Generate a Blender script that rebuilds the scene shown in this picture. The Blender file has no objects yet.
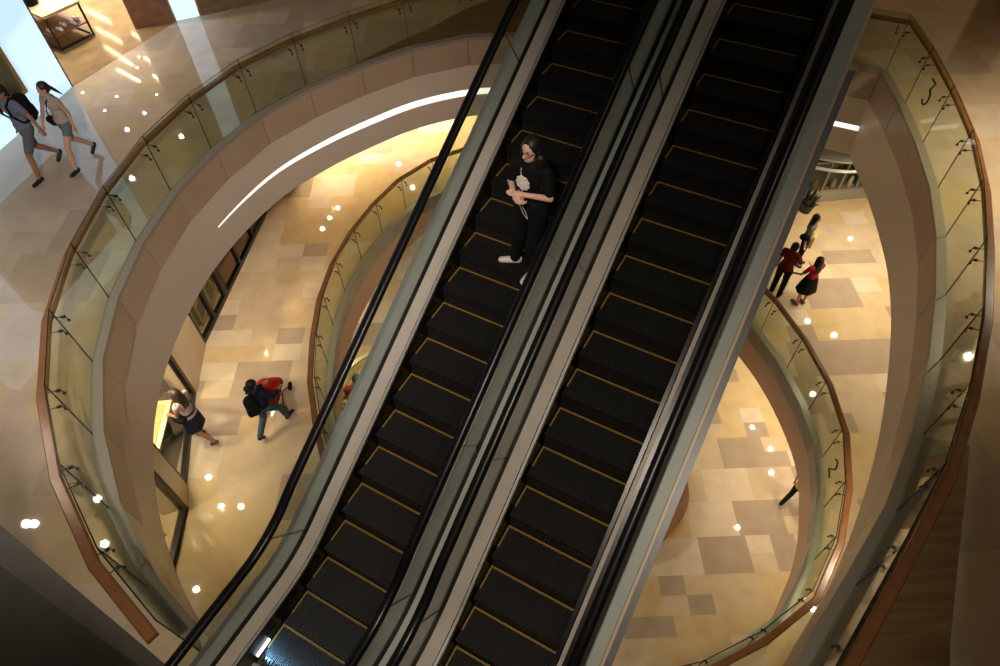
import bpy, bmesh, math, random
from mathutils import Vector, Matrix
from mathutils.geometry import tessellate_polygon
random.seed(7)
S = bpy.context.scene
COL = S.collection
PI = math.pi

# ------------------------------------------------------------------ camera
# world: z = 0 is the floor of level three, level two is z = -5, level one z = -10
CZ = 7.6
FPX = 667.0
RX = Vector((0.9993342, -0.02835921, -0.02295443))
DX = Vector((-0.03648494, -0.77676787, -0.62872929))
FX = Vector((0.0, 0.62914818, -0.77728538))
cam = bpy.data.cameras.new('camera'); cam.sensor_width = 36; cam.lens = FPX / 1000 * 36
cam.clip_end = 300
co = bpy.data.objects.new('camera', cam); COL.objects.link(co)
M = Matrix.Identity(4)
for i in range(3):
    M[i][0] = RX[i]; M[i][1] = -DX[i]; M[i][2] = -FX[i]
M[0][3] = 0; M[1][3] = 0; M[2][3] = CZ
co.matrix_world = M
S.camera = co

# ------------------------------------------------------------------ world and exposure
wd = bpy.data.worlds.new('world'); S.world = wd; wd.use_nodes = True
wd.node_tree.nodes['Background'].inputs[0].default_value = (1.0, .86, .68, 1)
wd.node_tree.nodes['Background'].inputs[1].default_value = .022
S.view_settings.view_transform = 'Standard'; S.view_settings.look = 'None'
S.view_settings.exposure = .95; S.view_settings.gamma = 1.0
S.view_settings.use_curve_mapping = False

WARM = (1.0, .82, .58); NEUT = (1.0, .86, .68)
def spot(loc, power, col=WARM, ang=100, aim=None, rad=.06, name='downlight_lamp', blend=.8):
    l = bpy.data.lights.new(name, 'SPOT'); l.energy = power; l.color = col
    l.spot_size = math.radians(ang); l.spot_blend = blend; l.shadow_soft_size = rad
    o = bpy.data.objects.new(name, l); COL.objects.link(o); o.location = loc
    if aim is not None:
        o.rotation_euler = (Vector(aim) - Vector(loc)).to_track_quat('-Z', 'Y').to_euler()
    return o

def at(x, y, z=0.0):                     # where the sight line of a point of the photograph meets height z
    v = RX * ((x - 500) / FPX) + DX * ((y - 333) / FPX) + FX
    t = (z - CZ) / v.z
    return Vector((v.x * t, v.y * t, z))
Z2, Z1 = -5.0, -10.0
YAW = math.radians(30.2915)
WV = Vector((math.cos(YAW), -math.sin(YAW), 0)); HV = Vector((math.sin(YAW), math.cos(YAW), 0))

# unseen fill spots added high above the void to light the escalators
spot((-1.5, -1.5, 11.0), 1150, NEUT, 62, (-.9, 3.6, 0), .15, 'atrium_lamp', 1.0)
spot((4.0, 3.0, 13.0), 130, NEUT, 110, (3, 9, 0), .15, 'atrium_lamp', 1.0)
L4C, L3C, L2C = 4.05, -2.06, -6.21        # ceilings over levels three, two and one
DOWN = []                                  # (x, y, ceiling z, power, colour)
def dl(px, py, zf, zc, p, c=WARM):
    q = at(px, py, zf - (zc - zf)); DOWN.append((q.x, q.y, zc, p, c))
for px, py in ((399,165),(338,209),(330,219),(323,230),(228,315),(236,337),(265,354),(223,363),(213,387),(470,110),(300,190)):
    dl(px, py, Z2, L3C, 300)
for px, py in ((233,476),(209,478),(222,507),(228,533),(197,590)):
    dl(px, py, Z2, L3C, 130, NEUT)
for px, py in ((807,322),(812,395),(811,609),(850,240),(880,470)):
    dl(px, py, Z2, L3C, 115)
for px, py in ((752,428),(771,473),(737,528)):
    dl(px, py, Z1, L2C, 140)
for px, py in ((83,93),(117,97),(105,111),(139,57),(137,68),(157,95),(145,114),(128,131),(133,180),(182,138)):
    dl(px, py, 0, L4C, 300, (1,.93,.88))
for px, py in ((28,525),(36,525),(99,500),(106,545)):
    dl(px, py, 0, L4C, 35, NEUT)
for px, py in ((-60,260),(-70,370),(-90,150),(-40,60)):
    dl(px, py, 0, L4C, 520, (1,.93,.93))  # out-of-view lights added to brighten the left floor
for px, py in ((967,358),(985,60),(930,-40)):
    dl(px, py, 0, L4C, 600, WARM)
for x, y, zc, p, c in DOWN:
    spot((x, y, zc - .05), p, c, 125)
for x, y, z, p in ((-3, 19.5, L3C, 300), (.5, 19, L3C, 260), (3.5, 18.5, L3C, 200), (9.8, 12, L3C, 120), (-6.3, 10, L3C, 60),
                   (-4.5, 5.0, L2C, 120), (3, 16.5, L2C, 250), (9, 6, L2C, 170), (9.5, 11.5, L2C, 170), (-6, 14, L2C, 250), (0, 17.5, L2C, 250),
                   (2.5, 5.0, Z1 + 8, 140), (0.5, 8.0, Z1 + 8, 160)):
    spot((x, y, z - .05), p*(1.5 if z > L2C else 1.15), WARM, 130)  # extra spots without fixtures, added to brighten the lower floors

spot((-.5, -2.5, 9.2), 2100, (1,.87,.82), 58, (-7.0, 12.5, -.5), .15, 'atrium_lamp', 1.0)  # added out-of-view fill, brightens the left fascia and floor
# ------------------------------------------------------------------ materials
def mat(name, col, rough=.5, metal=0.0, spec=.5, coat=0.0, emit=None, es=1.0):
    m = bpy.data.materials.new(name); m.use_nodes = True
    b = m.node_tree.nodes['Principled BSDF']
    b.inputs['Base Color'].default_value = (*col, 1); b.inputs['Roughness'].default_value = rough
    b.inputs['Metallic'].default_value = metal; b.inputs['Specular IOR Level'].default_value = spec
    b.inputs['Coat Weight'].default_value = coat
    if emit:
        b.inputs['Emission Color'].default_value = (*emit, 1); b.inputs['Emission Strength'].default_value = es
    return m
def noisy(name, c1, c2, scale=8, rough=.5, metal=0.0, stretch=(1,1,1), detail=4, spec=.5):
    m = mat(name, c1, rough, metal, spec); nt = m.node_tree; b = nt.nodes['Principled BSDF']
    g = nt.nodes.new('ShaderNodeTexCoord'); mp = nt.nodes.new('ShaderNodeMapping'); mp.inputs['Scale'].default_value = stretch
    n = nt.nodes.new('ShaderNodeTexNoise'); n.inputs['Scale'].default_value = scale; n.inputs['Detail'].default_value = detail
    r = nt.nodes.new('ShaderNodeValToRGB'); r.color_ramp.elements[0].position = .35; r.color_ramp.elements[1].position = .65
    r.color_ramp.elements[0].color = (*c1, 1); r.color_ramp.elements[1].color = (*c2, 1)
    nt.links.new(g.outputs['Object'], mp.inputs[0]); nt.links.new(mp.outputs[0], n.inputs['Vector'])
    nt.links.new(n.outputs['Fac'], r.inputs[0]); nt.links.new(r.outputs[0], b.inputs['Base Color'])
    return m
def marble(name, cols, tw, th, seed, rough=.09, rot=0.0):
    m = mat(name, cols[0][1], rough, 0, .5); nt = m.node_tree; b = nt.nodes['Principled BSDF']; L = nt.links.new
    g = nt.nodes.new('ShaderNodeNewGeometry')
    mp = nt.nodes.new('ShaderNodeMapping'); mp.inputs['Rotation'].default_value = (0, 0, rot); mp.inputs['Location'].default_value = (seed, seed * .7, 0)
    L(g.outputs['Position'], mp.inputs[0])
    sp = nt.nodes.new('ShaderNodeSeparateXYZ'); L(mp.outputs[0], sp.inputs[0])
    def mt(op, a, b_=None):
        n = nt.nodes.new('ShaderNodeMath'); n.operation = op
        for i, v in enumerate((a, b_)):
            if v is None: continue
            if isinstance(v, (int, float)): n.inputs[i].default_value = v
            else: L(v, n.inputs[i])
        return n.outputs[0]
    def wn(x, y):
        c = nt.nodes.new('ShaderNodeCombineXYZ')
        for i, v in enumerate((x, y)):
            if isinstance(v, (int, float)): c.inputs[i].default_value = v
            else: L(v, c.inputs[i])
        w = nt.nodes.new('ShaderNodeTexWhiteNoise'); w.noise_dimensions = '2D'; L(c.outputs[0], w.inputs['Vector'])
        return w.outputs['Value']
    row = mt('FLOOR', mt('DIVIDE', sp.outputs[1], th))
    off = mt('MULTIPLY', wn(row, 3.3), tw)
    xs = mt('DIVIDE', mt('ADD', sp.outputs[0], off), tw)
    col = mt('FLOOR', xs)
    v1 = wn(row, mt('ADD', col, 17.0))
    # some tiles are cut in two smaller ones
    row2 = mt('FLOOR', mt('DIVIDE', sp.outputs[1], th * .5)); col2 = mt('FLOOR', mt('MULTIPLY', xs, 2.0))
    v2 = wn(row2, mt('ADD', col2, 51.0))
    sel = mt('GREATER_THAN', wn(mt('ADD', row, 91.0), col), .68)
    mx = nt.nodes.new('ShaderNodeMix'); L(sel, mx.inputs[0]); L(v1, mx.inputs[2]); L(v2, mx.inputs[3])
    r = nt.nodes.new('ShaderNodeValToRGB'); r.color_ramp.interpolation = 'CONSTANT'
    for i, (p, c) in enumerate(cols):
        e = r.color_ramp.elements[i] if i < 2 else r.color_ramp.elements.new(p)
        e.position = p; e.color = (*c, 1)
    L(mx.outputs[0], r.inputs[0])
    n = nt.nodes.new('ShaderNodeTexNoise'); n.inputs['Scale'].default_value = 2.2; n.inputs['Detail'].default_value = 6
    L(mp.outputs[0], n.inputs['Vector'])
    mm = nt.nodes.new('ShaderNodeMix'); mm.data_type = 'RGBA'; mm.blend_type = 'MULTIPLY'; mm.inputs[0].default_value = .3
    r2 = nt.nodes.new('ShaderNodeValToRGB'); r2.color_ramp.elements[0].position = .3; r2.color_ramp.elements[0].color = (.6, .56, .5, 1); r2.color_ramp.elements[1].position = .6
    L(n.outputs['Fac'], r2.inputs[0]); L(r.outputs[0], mm.inputs[6]); L(r2.outputs[0], mm.inputs[7]); L(mm.outputs[2], b.inputs['Base Color'])
    return m
def glass(name, tint, gloss=1.0):
    m = bpy.data.materials.new(name); m.use_nodes = True; nt = m.node_tree; nt.nodes.clear()
    o = nt.nodes.new('ShaderNodeOutputMaterial'); mx = nt.nodes.new('ShaderNodeMixShader'); t = nt.nodes.new('ShaderNodeBsdfTransparent')
    g = nt.nodes.new('ShaderNodeBsdfGlossy'); f = nt.nodes.new('ShaderNodeFresnel')
    ge = nt.nodes.new('ShaderNodeNewGeometry'); iv = nt.nodes.new('ShaderNodeMath'); iv.operation = 'MULTIPLY_ADD'     # same reflectance from both sides
    iv.inputs[1].default_value = 1/1.45 - 1.45; iv.inputs[2].default_value = 1.45
    nt.links.new(ge.outputs['Backfacing'], iv.inputs[0]); nt.links.new(iv.outputs[0], f.inputs[0])
    k = nt.nodes.new('ShaderNodeMath'); k.operation = 'MULTIPLY'; k.inputs[1].default_value = gloss
    t.inputs[0].default_value = (*tint, 1); g.inputs['Roughness'].default_value = .02; g.inputs[0].default_value = (1, 1, 1, 1)
    nt.links.new(f.outputs[0], k.inputs[0]); nt.links.new(k.outputs[0], mx.inputs[0])
    nt.links.new(t.outputs[0], mx.inputs[1]); nt.links.new(g.outputs[0], mx.inputs[2]); nt.links.new(mx.outputs[0], o.inputs[0])
    return m
CREAM=(.54,.43,.29); YEL=(.56,.41,.20); GREY=(.38,.30,.22); LIGHT=(.60,.50,.37); TAUPE=(.44,.36,.27)
MAT = dict(
    floor3=marble('level_three_marble', [(0,CREAM),(.3,(.51,.42,.32)),(.55,(.53,.42,.26)),(.65,(.56,.47,.36)),(.82,TAUPE)], 1.5, 1.1, 4.0, .025),
    floor2=marble('level_two_marble', [(0,CREAM),(.28,(.56,.43,.25)),(.5,LIGHT),(.68,GREY),(.86,(.56,.42,.22))], 1.3, 1.0, 12.0, .03),
    floor1=marble('level_one_marble', [(0,CREAM),(.25,(.55,.42,.23)),(.45,LIGHT),(.7,GREY),(.88,(.55,.43,.27))], 1.3, 1.0, 23.0, .03),
    brown=noisy('veined_brown_marble', (.17,.105,.045), (.26,.17,.08), 3, .15, stretch=(.25,3,1)),
    shopfloor=noisy('brown_shop_floor', (.26,.17,.08), (.34,.23,.11), 2, .06),
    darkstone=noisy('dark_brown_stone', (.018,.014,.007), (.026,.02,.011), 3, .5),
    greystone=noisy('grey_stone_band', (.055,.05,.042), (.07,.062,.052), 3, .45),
    panel=noisy('beige_fascia_panel', (.43,.33,.24), (.46,.355,.26), 2, .35),
    panel2=noisy('grey_green_fascia', (.27,.27,.2), (.31,.30,.23), 2, .3),
    cap=mat('pale_curb_stone', (.30,.27,.22), .35),
    soffit=mat('cream_plaster_band', (.70,.63,.55), .42, spec=.3),
    soffit2=mat('warm_plaster_band', (.56,.36,.24), .4),
    plaster=mat('ceiling_plaster', (.6,.54,.46), .8),
    wall=mat('wall_plaster', (.42,.33,.22), .6),
    pillar=noisy('beige_stone_pillar', (.50,.39,.26), (.55,.43,.29), 2, .3),
    glass=glass('balustrade_glass', (.88,.91,.82), .5),
    glass_edge=mat('green_glass_edge', (.008,.02,.014), .2),
    eglass=glass('escalator_glass', (.90,.935,.90)),
    wglass=glass('shop_window_glass', (.86,.85,.78), .7),
    wood=noisy('orange_brown_wood', (.21,.085,.03), (.26,.11,.04), 6, .26, stretch=(1,1,8), spec=.8),
    steel=mat('dark_steel', (.05,.05,.048), .35, .8),
    chrome=mat('brushed_steel', (.34,.32,.29), .5, .5),
    deck=noisy('beige_brushed_deck', (.37,.33,.285), (.41,.365,.315), 3, .55, .1),
    clad=noisy('grey_green_cladding', (.31,.34,.315), (.35,.38,.35), 2, .5, .1),
    flange=mat('dark_grey_flange', (.13,.13,.13), .4, .3),
    strip=mat('tan_trim_strip', (.55,.42,.28), .4),
    rubber=mat('black_handrail_rubber', (.005,.005,.006), .28, spec=.2),
    black=mat('black_gasket', (.004,.004,.004), .5, spec=.2),
    skirt=mat('black_skirt_panel', (.006,.006,.006), .3, spec=.4),
    yellow=mat('yellow_step_edge', (.22,.13,.018), .5),
    floorplate=mat('landing_plate', (.06,.06,.06), .4, .5),
    darkframe=mat('dark_window_frame', (.012,.009,.008), .35),
    numeral=mat('dark_green_numeral', (.01,.02,.015), .4),
    led=mat('white_light_strip', (1,1,1), .5, emit=(1,.93,.80), es=.62),  # glow painted in place of a reflection on the band
    lamp=mat('downlight_lens', (1,1,1), .5, emit=(1,.88,.66), es=22),
    tube=mat('linear_light_lens', (1,1,1), .5, emit=(1,.80,.5), es=7),
    blue=mat('blue_white_light_panel', (.8,.9,1), .3, emit=(.50,.76,1.0), es=.52),
    comb=mat('comb_light_lens', (1,1,1), .4, emit=(.9,.95,1), es=1.0),
    redwood=noisy('red_brown_display', (.20,.085,.04), (.28,.14,.07), 4, .5),
    rosewood=noisy('pinkish_brown_panel', (.30,.16,.10), (.38,.21,.14), 3, .5),
    gold=mat('pale_gold_frame', (.60,.48,.26), .4, .4),
    green=mat('dark_green_cloth', (.02,.07,.04), .6),
    darkleaf=mat('dark_leaves', (.008,.022,.010), .5),
    olive=mat('olive_panel', (.15,.14,.08), .5),
    orangewood=noisy('orange_wood', (.42,.24,.07), (.50,.30,.10), 3, .45),
    white=mat('white_plastic', (.75,.74,.70), .4),
    skinl=mat('light_skin', (.80,.50,.38), .5, spec=.35),  # brighter skin copy, standing in for light on the escalator rider
    skin=mat('skin', (.60,.35,.24), .55, spec=.3), skin2=mat('tan_skin', (.33,.16,.09), .55, spec=.3),
    hair=mat('black_hair', (.008,.006,.005), .5), hairb=mat('brown_hair', (.03,.015,.01), .5),
    blk=mat('black_cloth', (.008,.008,.009), .8, spec=.15), navy=mat('navy_cloth', (.012,.018,.05), .8, spec=.2),
    jeans=mat('blue_denim', (.06,.09,.14), .85, spec=.2), red=mat('red_cloth', (.42,.015,.02), .75, spec=.2),
    maroon=mat('maroon_cloth', (.16,.012,.012), .8, spec=.2), greycloth=mat('grey_cloth', (.22,.21,.2), .8, spec=.2),
    slate=mat('slate_blue_cloth', (.16,.17,.24), .8, spec=.2), shortsg=mat('dark_grey_shorts_cloth', (.10,.11,.13), .8),
    teal=mat('faded_denim_cloth', (.12,.17,.18), .8), beige=mat('beige_cloth', (.42,.36,.30), .8), pink=mat('pale_pink_cloth', (.50,.36,.32), .8),
    shoe=mat('black_shoe', (.01,.01,.012), .4), wshoe=mat('white_shoe', (.75,.68,.62), .5), brownshoe=mat('brown_shoe', (.12,.06,.03), .5),
    ybag=mat('yellow_paper_bag', (.60,.40,.10), .6), ytop=mat('yellow_cloth', (.62,.42,.04), .8),
    magenta=mat('magenta_cloth', (.35,.02,.10), .7), lips=mat('lips', (.30,.08,.07), .5), printw=mat('white_shirt_print', (.75,.72,.66), .8),
    canopywhite=mat('white_canopy', (.6,.6,.58), .4),
)
def tread():
    m = mat('grooved_step_metal', (.016,.016,.016), .5, .2); nt = m.node_tree; b = nt.nodes['Principled BSDF']
    tc = nt.nodes.new('ShaderNodeTexCoord'); w = nt.nodes.new('ShaderNodeTexWave'); w.bands_direction = 'X'; w.inputs['Scale'].default_value = 14
    bp = nt.nodes.new('ShaderNodeBump'); bp.inputs['Strength'].default_value = .6; bp.inputs['Distance'].default_value = .01
    n = nt.nodes.new('ShaderNodeTexNoise'); n.inputs['Scale'].default_value = 5
    r = nt.nodes.new('ShaderNodeValToRGB'); r.color_ramp.elements[0].color = (.009,.009,.009,1); r.color_ramp.elements[1].color = (.018,.017,.016,1)
    L = nt.links.new; L(tc.outputs['Object'], w.inputs['Vector']); L(w.outputs['Fac'], bp.inputs['Height']); L(bp.outputs[0], b.inputs['Normal'])
    mp = nt.nodes.new('ShaderNodeMapping'); mp.inputs['Scale'].default_value = (3, .4, 1); L(tc.outputs['Object'], mp.inputs[0]); L(mp.outputs[0], n.inputs['Vector'])
    L(n.outputs['Fac'], r.inputs[0]); L(r.outputs[0], b.inputs['Base Color'])
    return m
MAT['tread'] = tread()
MAT['floor3'].node_tree.nodes['Principled BSDF'].inputs['Specular IOR Level'].default_value = .85   # polished

# ------------------------------------------------------------------ mesh helpers
class MB:
    def __init__(s): s.v = []; s.f = []; s.mi = []
    def quadbox(s, P, mi=0, top=None):    # P: 8 corners, 0-3 bottom loop, 4-7 top loop
        n = len(s.v); s.v += [Vector(p) for p in P]
        for k, f in enumerate(((3,2,1,0),(4,5,6,7),(0,1,5,4),(1,2,6,5),(2,3,7,6),(3,0,4,7))):
            s.f.append(tuple(n + i for i in f)); s.mi.append(mi if not isinstance(mi, (list, tuple)) else mi[k])
    def box(s, x0, x1, y0, y1, z0, z1, mi=0):
        s.quadbox([(x0,y0,z0),(x1,y0,z0),(x1,y1,z0),(x0,y1,z0),(x0,y0,z1),(x1,y0,z1),(x1,y1,z1),(x0,y1,z1)], mi)
    def bar(s, a, b, w, d, up=(0,0,1), mi=0):
        a = Vector(a); b = Vector(b); t = (b - a).normalized(); u = Vector(up)
        x = t.cross(u)
        if x.length < 1e-4: x = t.cross(Vector((1,0,0)))
        x.normalize(); y = x.cross(t)
        x *= w / 2; y *= d / 2
        s.quadbox([a-x-y, a+x-y, b+x-y, b-x-y, a-x+y, a+x+y, b+x+y, b-x+y], mi)
    def tube(s, pts, rad, n=8, cap=True, mi=0, closed=False):
        pts = [Vector(p) for p in pts]; rad = rad if isinstance(rad, (list, tuple)) else [rad] * len(pts)
        base = len(s.v); m = len(pts); prev = None
        for i, p in enumerate(pts):
            if closed: t = (pts[(i+1) % m] - pts[i-1]).normalized()
            else: t = (pts[min(i+1, m-1)] - pts[max(i-1, 0)]).normalized()
            if prev is None:
                a = Vector((0,0,1)) if abs(t.z) < .9 else Vector((1,0,0))
                x = t.cross(a).normalized()
            else:
                x = (prev - t * prev.dot(t)).normalized()
            prev = x; y = t.cross(x)
            for k in range(n):
                an = 2 * PI * k / n; s.v.append(p + (x * math.cos(an) + y * math.sin(an)) * rad[i])
        for i in range(m if closed else m - 1):
            j = (i + 1) % m
            for k in range(n):
                s.f.append((base+i*n+k, base+i*n+(k+1)%n, base+j*n+(k+1)%n, base+j*n+k)); s.mi.append(mi)
        if cap and not closed:
            s.f.append(tuple(base + k for k in reversed(range(n)))); s.mi.append(mi)
            s.f.append(tuple(base + (m-1)*n + k for k in range(n))); s.mi.append(mi)
    def sweep(s, prof, pts, closed=False, mi=0, flat=True):
        """profile (a, b): a across (to the left of travel), b up; mitred at the corners"""
        pts = [Vector(p) for p in pts]; m = len(pts); n = len(prof); base = len(s.v)
        for i, p in enumerate(pts):
            d0 = (pts[i] - pts[i-1]) if (i > 0 or closed) else (pts[1] - pts[0])
            d1 = (pts[(i+1) % m] - pts[i]) if (i < m-1 or closed) else (pts[-1] - pts[-2])
            d0 = Vector((d0.x, d0.y, 0)).normalized(); d1 = Vector((d1.x, d1.y, 0)).normalized()
            n0 = Vector((-d0.y, d0.x, 0)); n1 = Vector((-d1.y, d1.x, 0)); nn = (n0 + n1).normalized()
            k = 1 / max(.5, nn.dot(n0))
            for a, b in prof: s.v.append(p + nn * (a * k) + Vector((0, 0, b)))
        for i in range(m if closed else m - 1):
            j = (i + 1) % m
            for k in range(n):
                s.f.append((base+i*n+k, base+i*n+(k+1)%n, base+j*n+(k+1)%n, base+j*n+k)); s.mi.append(mi)
        if not closed:
            s.f.append(tuple(base + k for k in reversed(range(n)))); s.mi.append(mi)
            s.f.append(tuple(base + (m-1)*n + k for k in range(n))); s.mi.append(mi)
    def prism(s, poly, z0, z1, mi=0):
        n = len(s.v); m = len(poly)
        s.v += [Vector((p[0], p[1], z0)) for p in poly] + [Vector((p[0], p[1], z1)) for p in poly]
        for i in range(m):
            j = (i+1) % m; s.f.append((n+i, n+j, n+m+j, n+m+i)); s.mi.append(mi)
        for t in tessellate_polygon([[Vector((p[0], p[1], 0)) for p in poly]]):
            s.f.append(tuple(n + i for i in t)); s.mi.append(mi); s.f.append(tuple(n + m + i for i in reversed(t))); s.mi.append(mi)
    def lathe(s, prof, c=(0,0,0), n=24, mi=0):
        base = len(s.v); c = Vector(c)
        for r, z in prof:
            for k in range(n):
                a = 2*PI*k/n; s.v.append(c + Vector((r*math.cos(a), r*math.sin(a), z)))
        for i in range(len(prof)-1):
            for k in range(n):
                s.f.append((base+i*n+k, base+i*n+(k+1)%n, base+(i+1)*n+(k+1)%n, base+(i+1)*n+k)); s.mi.append(mi)
        s.f.append(tuple(base+k for k in reversed(range(n)))); s.mi.append(mi)
        s.f.append(tuple(base+(len(prof)-1)*n+k for k in range(n))); s.mi.append(mi)
    def rcone(s, a, b, ra, rb, n=12, mi=0, sx=1.0):
        """closed rounded cone from a to b"""
        a = Vector(a); b = Vector(b); d = b - a; L = d.length
        t = d.normalized() if L > 1e-6 else Vector((0,0,1))
        x = t.cross(Vector((0,0,1)) if abs(t.z) < .95 else Vector((0,1,0))).normalized(); y = t.cross(x)
        rings = []
        for k in range(1, 4):
            an = PI/2 * k/4; rings.append((a - t*ra*math.cos(an), ra*math.sin(an)))
        rings.append((a, ra)); rings.append((b, rb))
        for k in (3,2,1):
            an = PI/2 * k/4; rings.append((b + t*rb*math.cos(an), rb*math.sin(an)))
        base = len(s.v)
        for p, r in rings:
            for k in range(n):
                q = 2*PI*k/n; s.v.append(p + (x*math.cos(q)+y*math.sin(q))*r)
        for i in range(len(rings)-1):
            for k in range(n):
                s.f.append((base+i*n+k, base+i*n+(k+1)%n, base+(i+1)*n+(k+1)%n, base+(i+1)*n+k)); s.mi.append(mi)
        s.v.append(a - t*ra); s.v.append(b + t*rb); e = len(s.v)
        for k in range(n):
            s.f.append((e-2, base+(k+1)%n, base+k)); s.mi.append(mi)
            l = base+(len(rings)-1)*n; s.f.append((e-1, l+k, l+(k+1)%n)); s.mi.append(mi)
    def ell(s, c, r, n=16, mi=0, rot=None):
        c = Vector(c); base = len(s.v); m = 10
        R_ = rot or Matrix.Identity(3)
        for i in range(1, m):
            ph = PI*i/m
            for k in range(n):
                q = 2*PI*k/n
                s.v.append(c + R_ @ Vector((r[0]*math.sin(ph)*math.cos(q), r[1]*math.sin(ph)*math.sin(q), r[2]*math.cos(ph))))
        for i in range(m-2):
            for k in range(n):
                s.f.append((base+i*n+k, base+(i+1)*n+k, base+(i+1)*n+(k+1)%n, base+i*n+(k+1)%n)); s.mi.append(mi)
        s.v.append(c + R_ @ Vector((0,0,r[2]))); s.v.append(c - R_ @ Vector((0,0,r[2]))); e = len(s.v)
        for k in range(n):
            s.f.append((e-2, base+k, base+(k+1)%n)); s.mi.append(mi)
            l = base+(m-2)*n; s.f.append((e-1, l+(k+1)%n, l+k)); s.mi.append(mi)
    def ring(s, prof, c=(0,0,0), n=40, mi=0):
        base = len(s.v); c = Vector(c); m = len(prof)
        for r, z in prof:
            for k in range(n):
                a = 2*PI*k/n; s.v.append(c + Vector((r*math.cos(a), r*math.sin(a), z)))
        for i in range(m):
            j = (i+1) % m
            for k in range(n):
                s.f.append((base+i*n+k, base+i*n+(k+1)%n, base+j*n+(k+1)%n, base+j*n+k)); s.mi.append(mi)
    def build(s, name, mats, parent=None, smooth=False, remesh=None, sm_it=0, label=None):
        me = bpy.data.meshes.new(name); me.from_pydata([tuple(v) for v in s.v], [], s.f)
        mats = mats if isinstance(mats, (list, tuple)) else [mats]
        for m_ in mats: me.materials.append(MAT[m_])
        for p, k in zip(me.polygons, s.mi): p.material_index = k
        bm = bmesh.new(); bm.from_mesh(me); bmesh.ops.recalc_face_normals(bm, faces=bm.faces); bm.to_mesh(me); bm.free()
        o = bpy.data.objects.new(name, me); COL.objects.link(o)
        if remesh:
            r = o.modifiers.new('remesh', 'REMESH'); r.mode = 'VOXEL'; r.voxel_size = remesh
            if sm_it: q = o.modifiers.new('smooth', 'SMOOTH'); q.iterations = sm_it; q.factor = .5
            dg = bpy.context.evaluated_depsgraph_get(); dg.update()
            nm = bpy.data.meshes.new_from_object(o.evaluated_get(dg)); o.modifiers.clear(); o.data = nm
            nm.materials.clear(); nm.materials.append(MAT[mats[0]])
        if smooth or remesh:
            for p in o.data.polygons: p.use_smooth = True
        if parent: o.parent = parent
        if label: o['label'] = label
        return o

def tag(o, label=None, cat=None, group=None, kind=None):
    if label: o['label'] = label
    if cat: o['category'] = cat
    if group: o['group'] = group
    if kind: o['kind'] = kind
    return o
def empty(name, loc, rz=0.0, label=None, cat=None, group=None):
    o = bpy.data.objects.new(name, None); COL.objects.link(o); o.empty_display_size = .2
    o.location = loc; o.rotation_euler = (0, 0, rz); return tag(o, label, cat, group)
def local(pts, o):                       # world points into the frame of an Empty with a z rotation only
    L = Vector(o.location); c, s_ = math.cos(-o.rotation_euler.z), math.sin(-o.rotation_euler.z); out = []
    for p in pts:
        d = Vector(p) - L; out.append(Vector((d.x*c - d.y*s_, d.x*s_ + d.y*c, d.z)))
    return out
def struct(o): o['kind'] = 'structure'; return o

# ------------------------------------------------------------------ the openings
L_ = [(-3.29,1.914),(-4.09,2.63),(-4.85,3.6),(-5.43,4.66),(-5.86,5.87),(-6.05,7.12),(-6.03,8.39),(-5.82,9.69),(-5.39,10.92),(-4.76,12.07),
      (-3.9,13.01),(-2.89,13.84),(-1.81,14.54),(-.51,14.97),(.75,15.0)]
T_ = [(2.1,15.0),(3.5,14.85),(4.9,14.5),(6.2,14.0),(7.3,13.35)]
R_ = [(8.29,12.85),(8.18,11.62),(7.97,10.31),(7.68,9.02),(7.26,7.8),(6.7,6.55),(6.08,5.35),(5.36,4.2),(4.62,3.2),(3.83,2.36),(2.95,1.45),(2.1,.55),(1.4,-.2)]
RING3 = [Vector((x, y, 0)) for x, y in L_ + T_ + R_]
def catmull(P, n):
    out = []; m = len(P)
    for i in range(m):
        a, b, c, d = P[i-1], P[i], P[(i+1) % m], P[(i+2) % m]
        for k in range(n):
            t = k/n; out.append(.5*((2*b)+(c-a)*t+(2*a-5*b+4*c-d)*t*t+(3*b-a-3*c+d)*t**3))
    return out
def resample(P, step):
    Q = P + [P[0]]; L = [0]
    for a, b in zip(Q, Q[1:]): L.append(L[-1] + (b-a).length)
    n = round(L[-1]/step); out = []
    for k in range(n):
        t = L[-1]*k/n; i = max(j for j in range(len(L)-1) if L[j] <= t)
        out.append(Q[i].lerp(Q[i+1], (t-L[i])/(L[i+1]-L[i])))
    return out
c2 = [(417,201),(388.6,227.3),(369,250),(348.8,284.5),(336,316),(330,349),(326,385),(327,410),(333,448)]
P2 = [Vector((p.x, p.y, 0)) for p in (at(x, y, Z2) for x, y in reversed(c2))]
P2 += [Vector((x, y, 0)) for x, y in ((-.9,16.15),(1.0,16.35),(3.0,15.3),(4.6,13.6),(5.6,11.7))]
P2 += [Vector((x, y, 0)) for x, y in ((6.21,10.13),(6.52,9.07),(6.68,7.89),(6.67,6.84),(6.4,5.78),(5.99,4.8),(5.5,4.07),(4.93,3.4),(4.17,2.98),(3.44,2.63),
                                        (2.0,2.3),(.3,2.5),(-1.4,3.3),(-2.7,4.7))]
RING2 = P2
RING2S = catmull(P2, 4)

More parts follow.
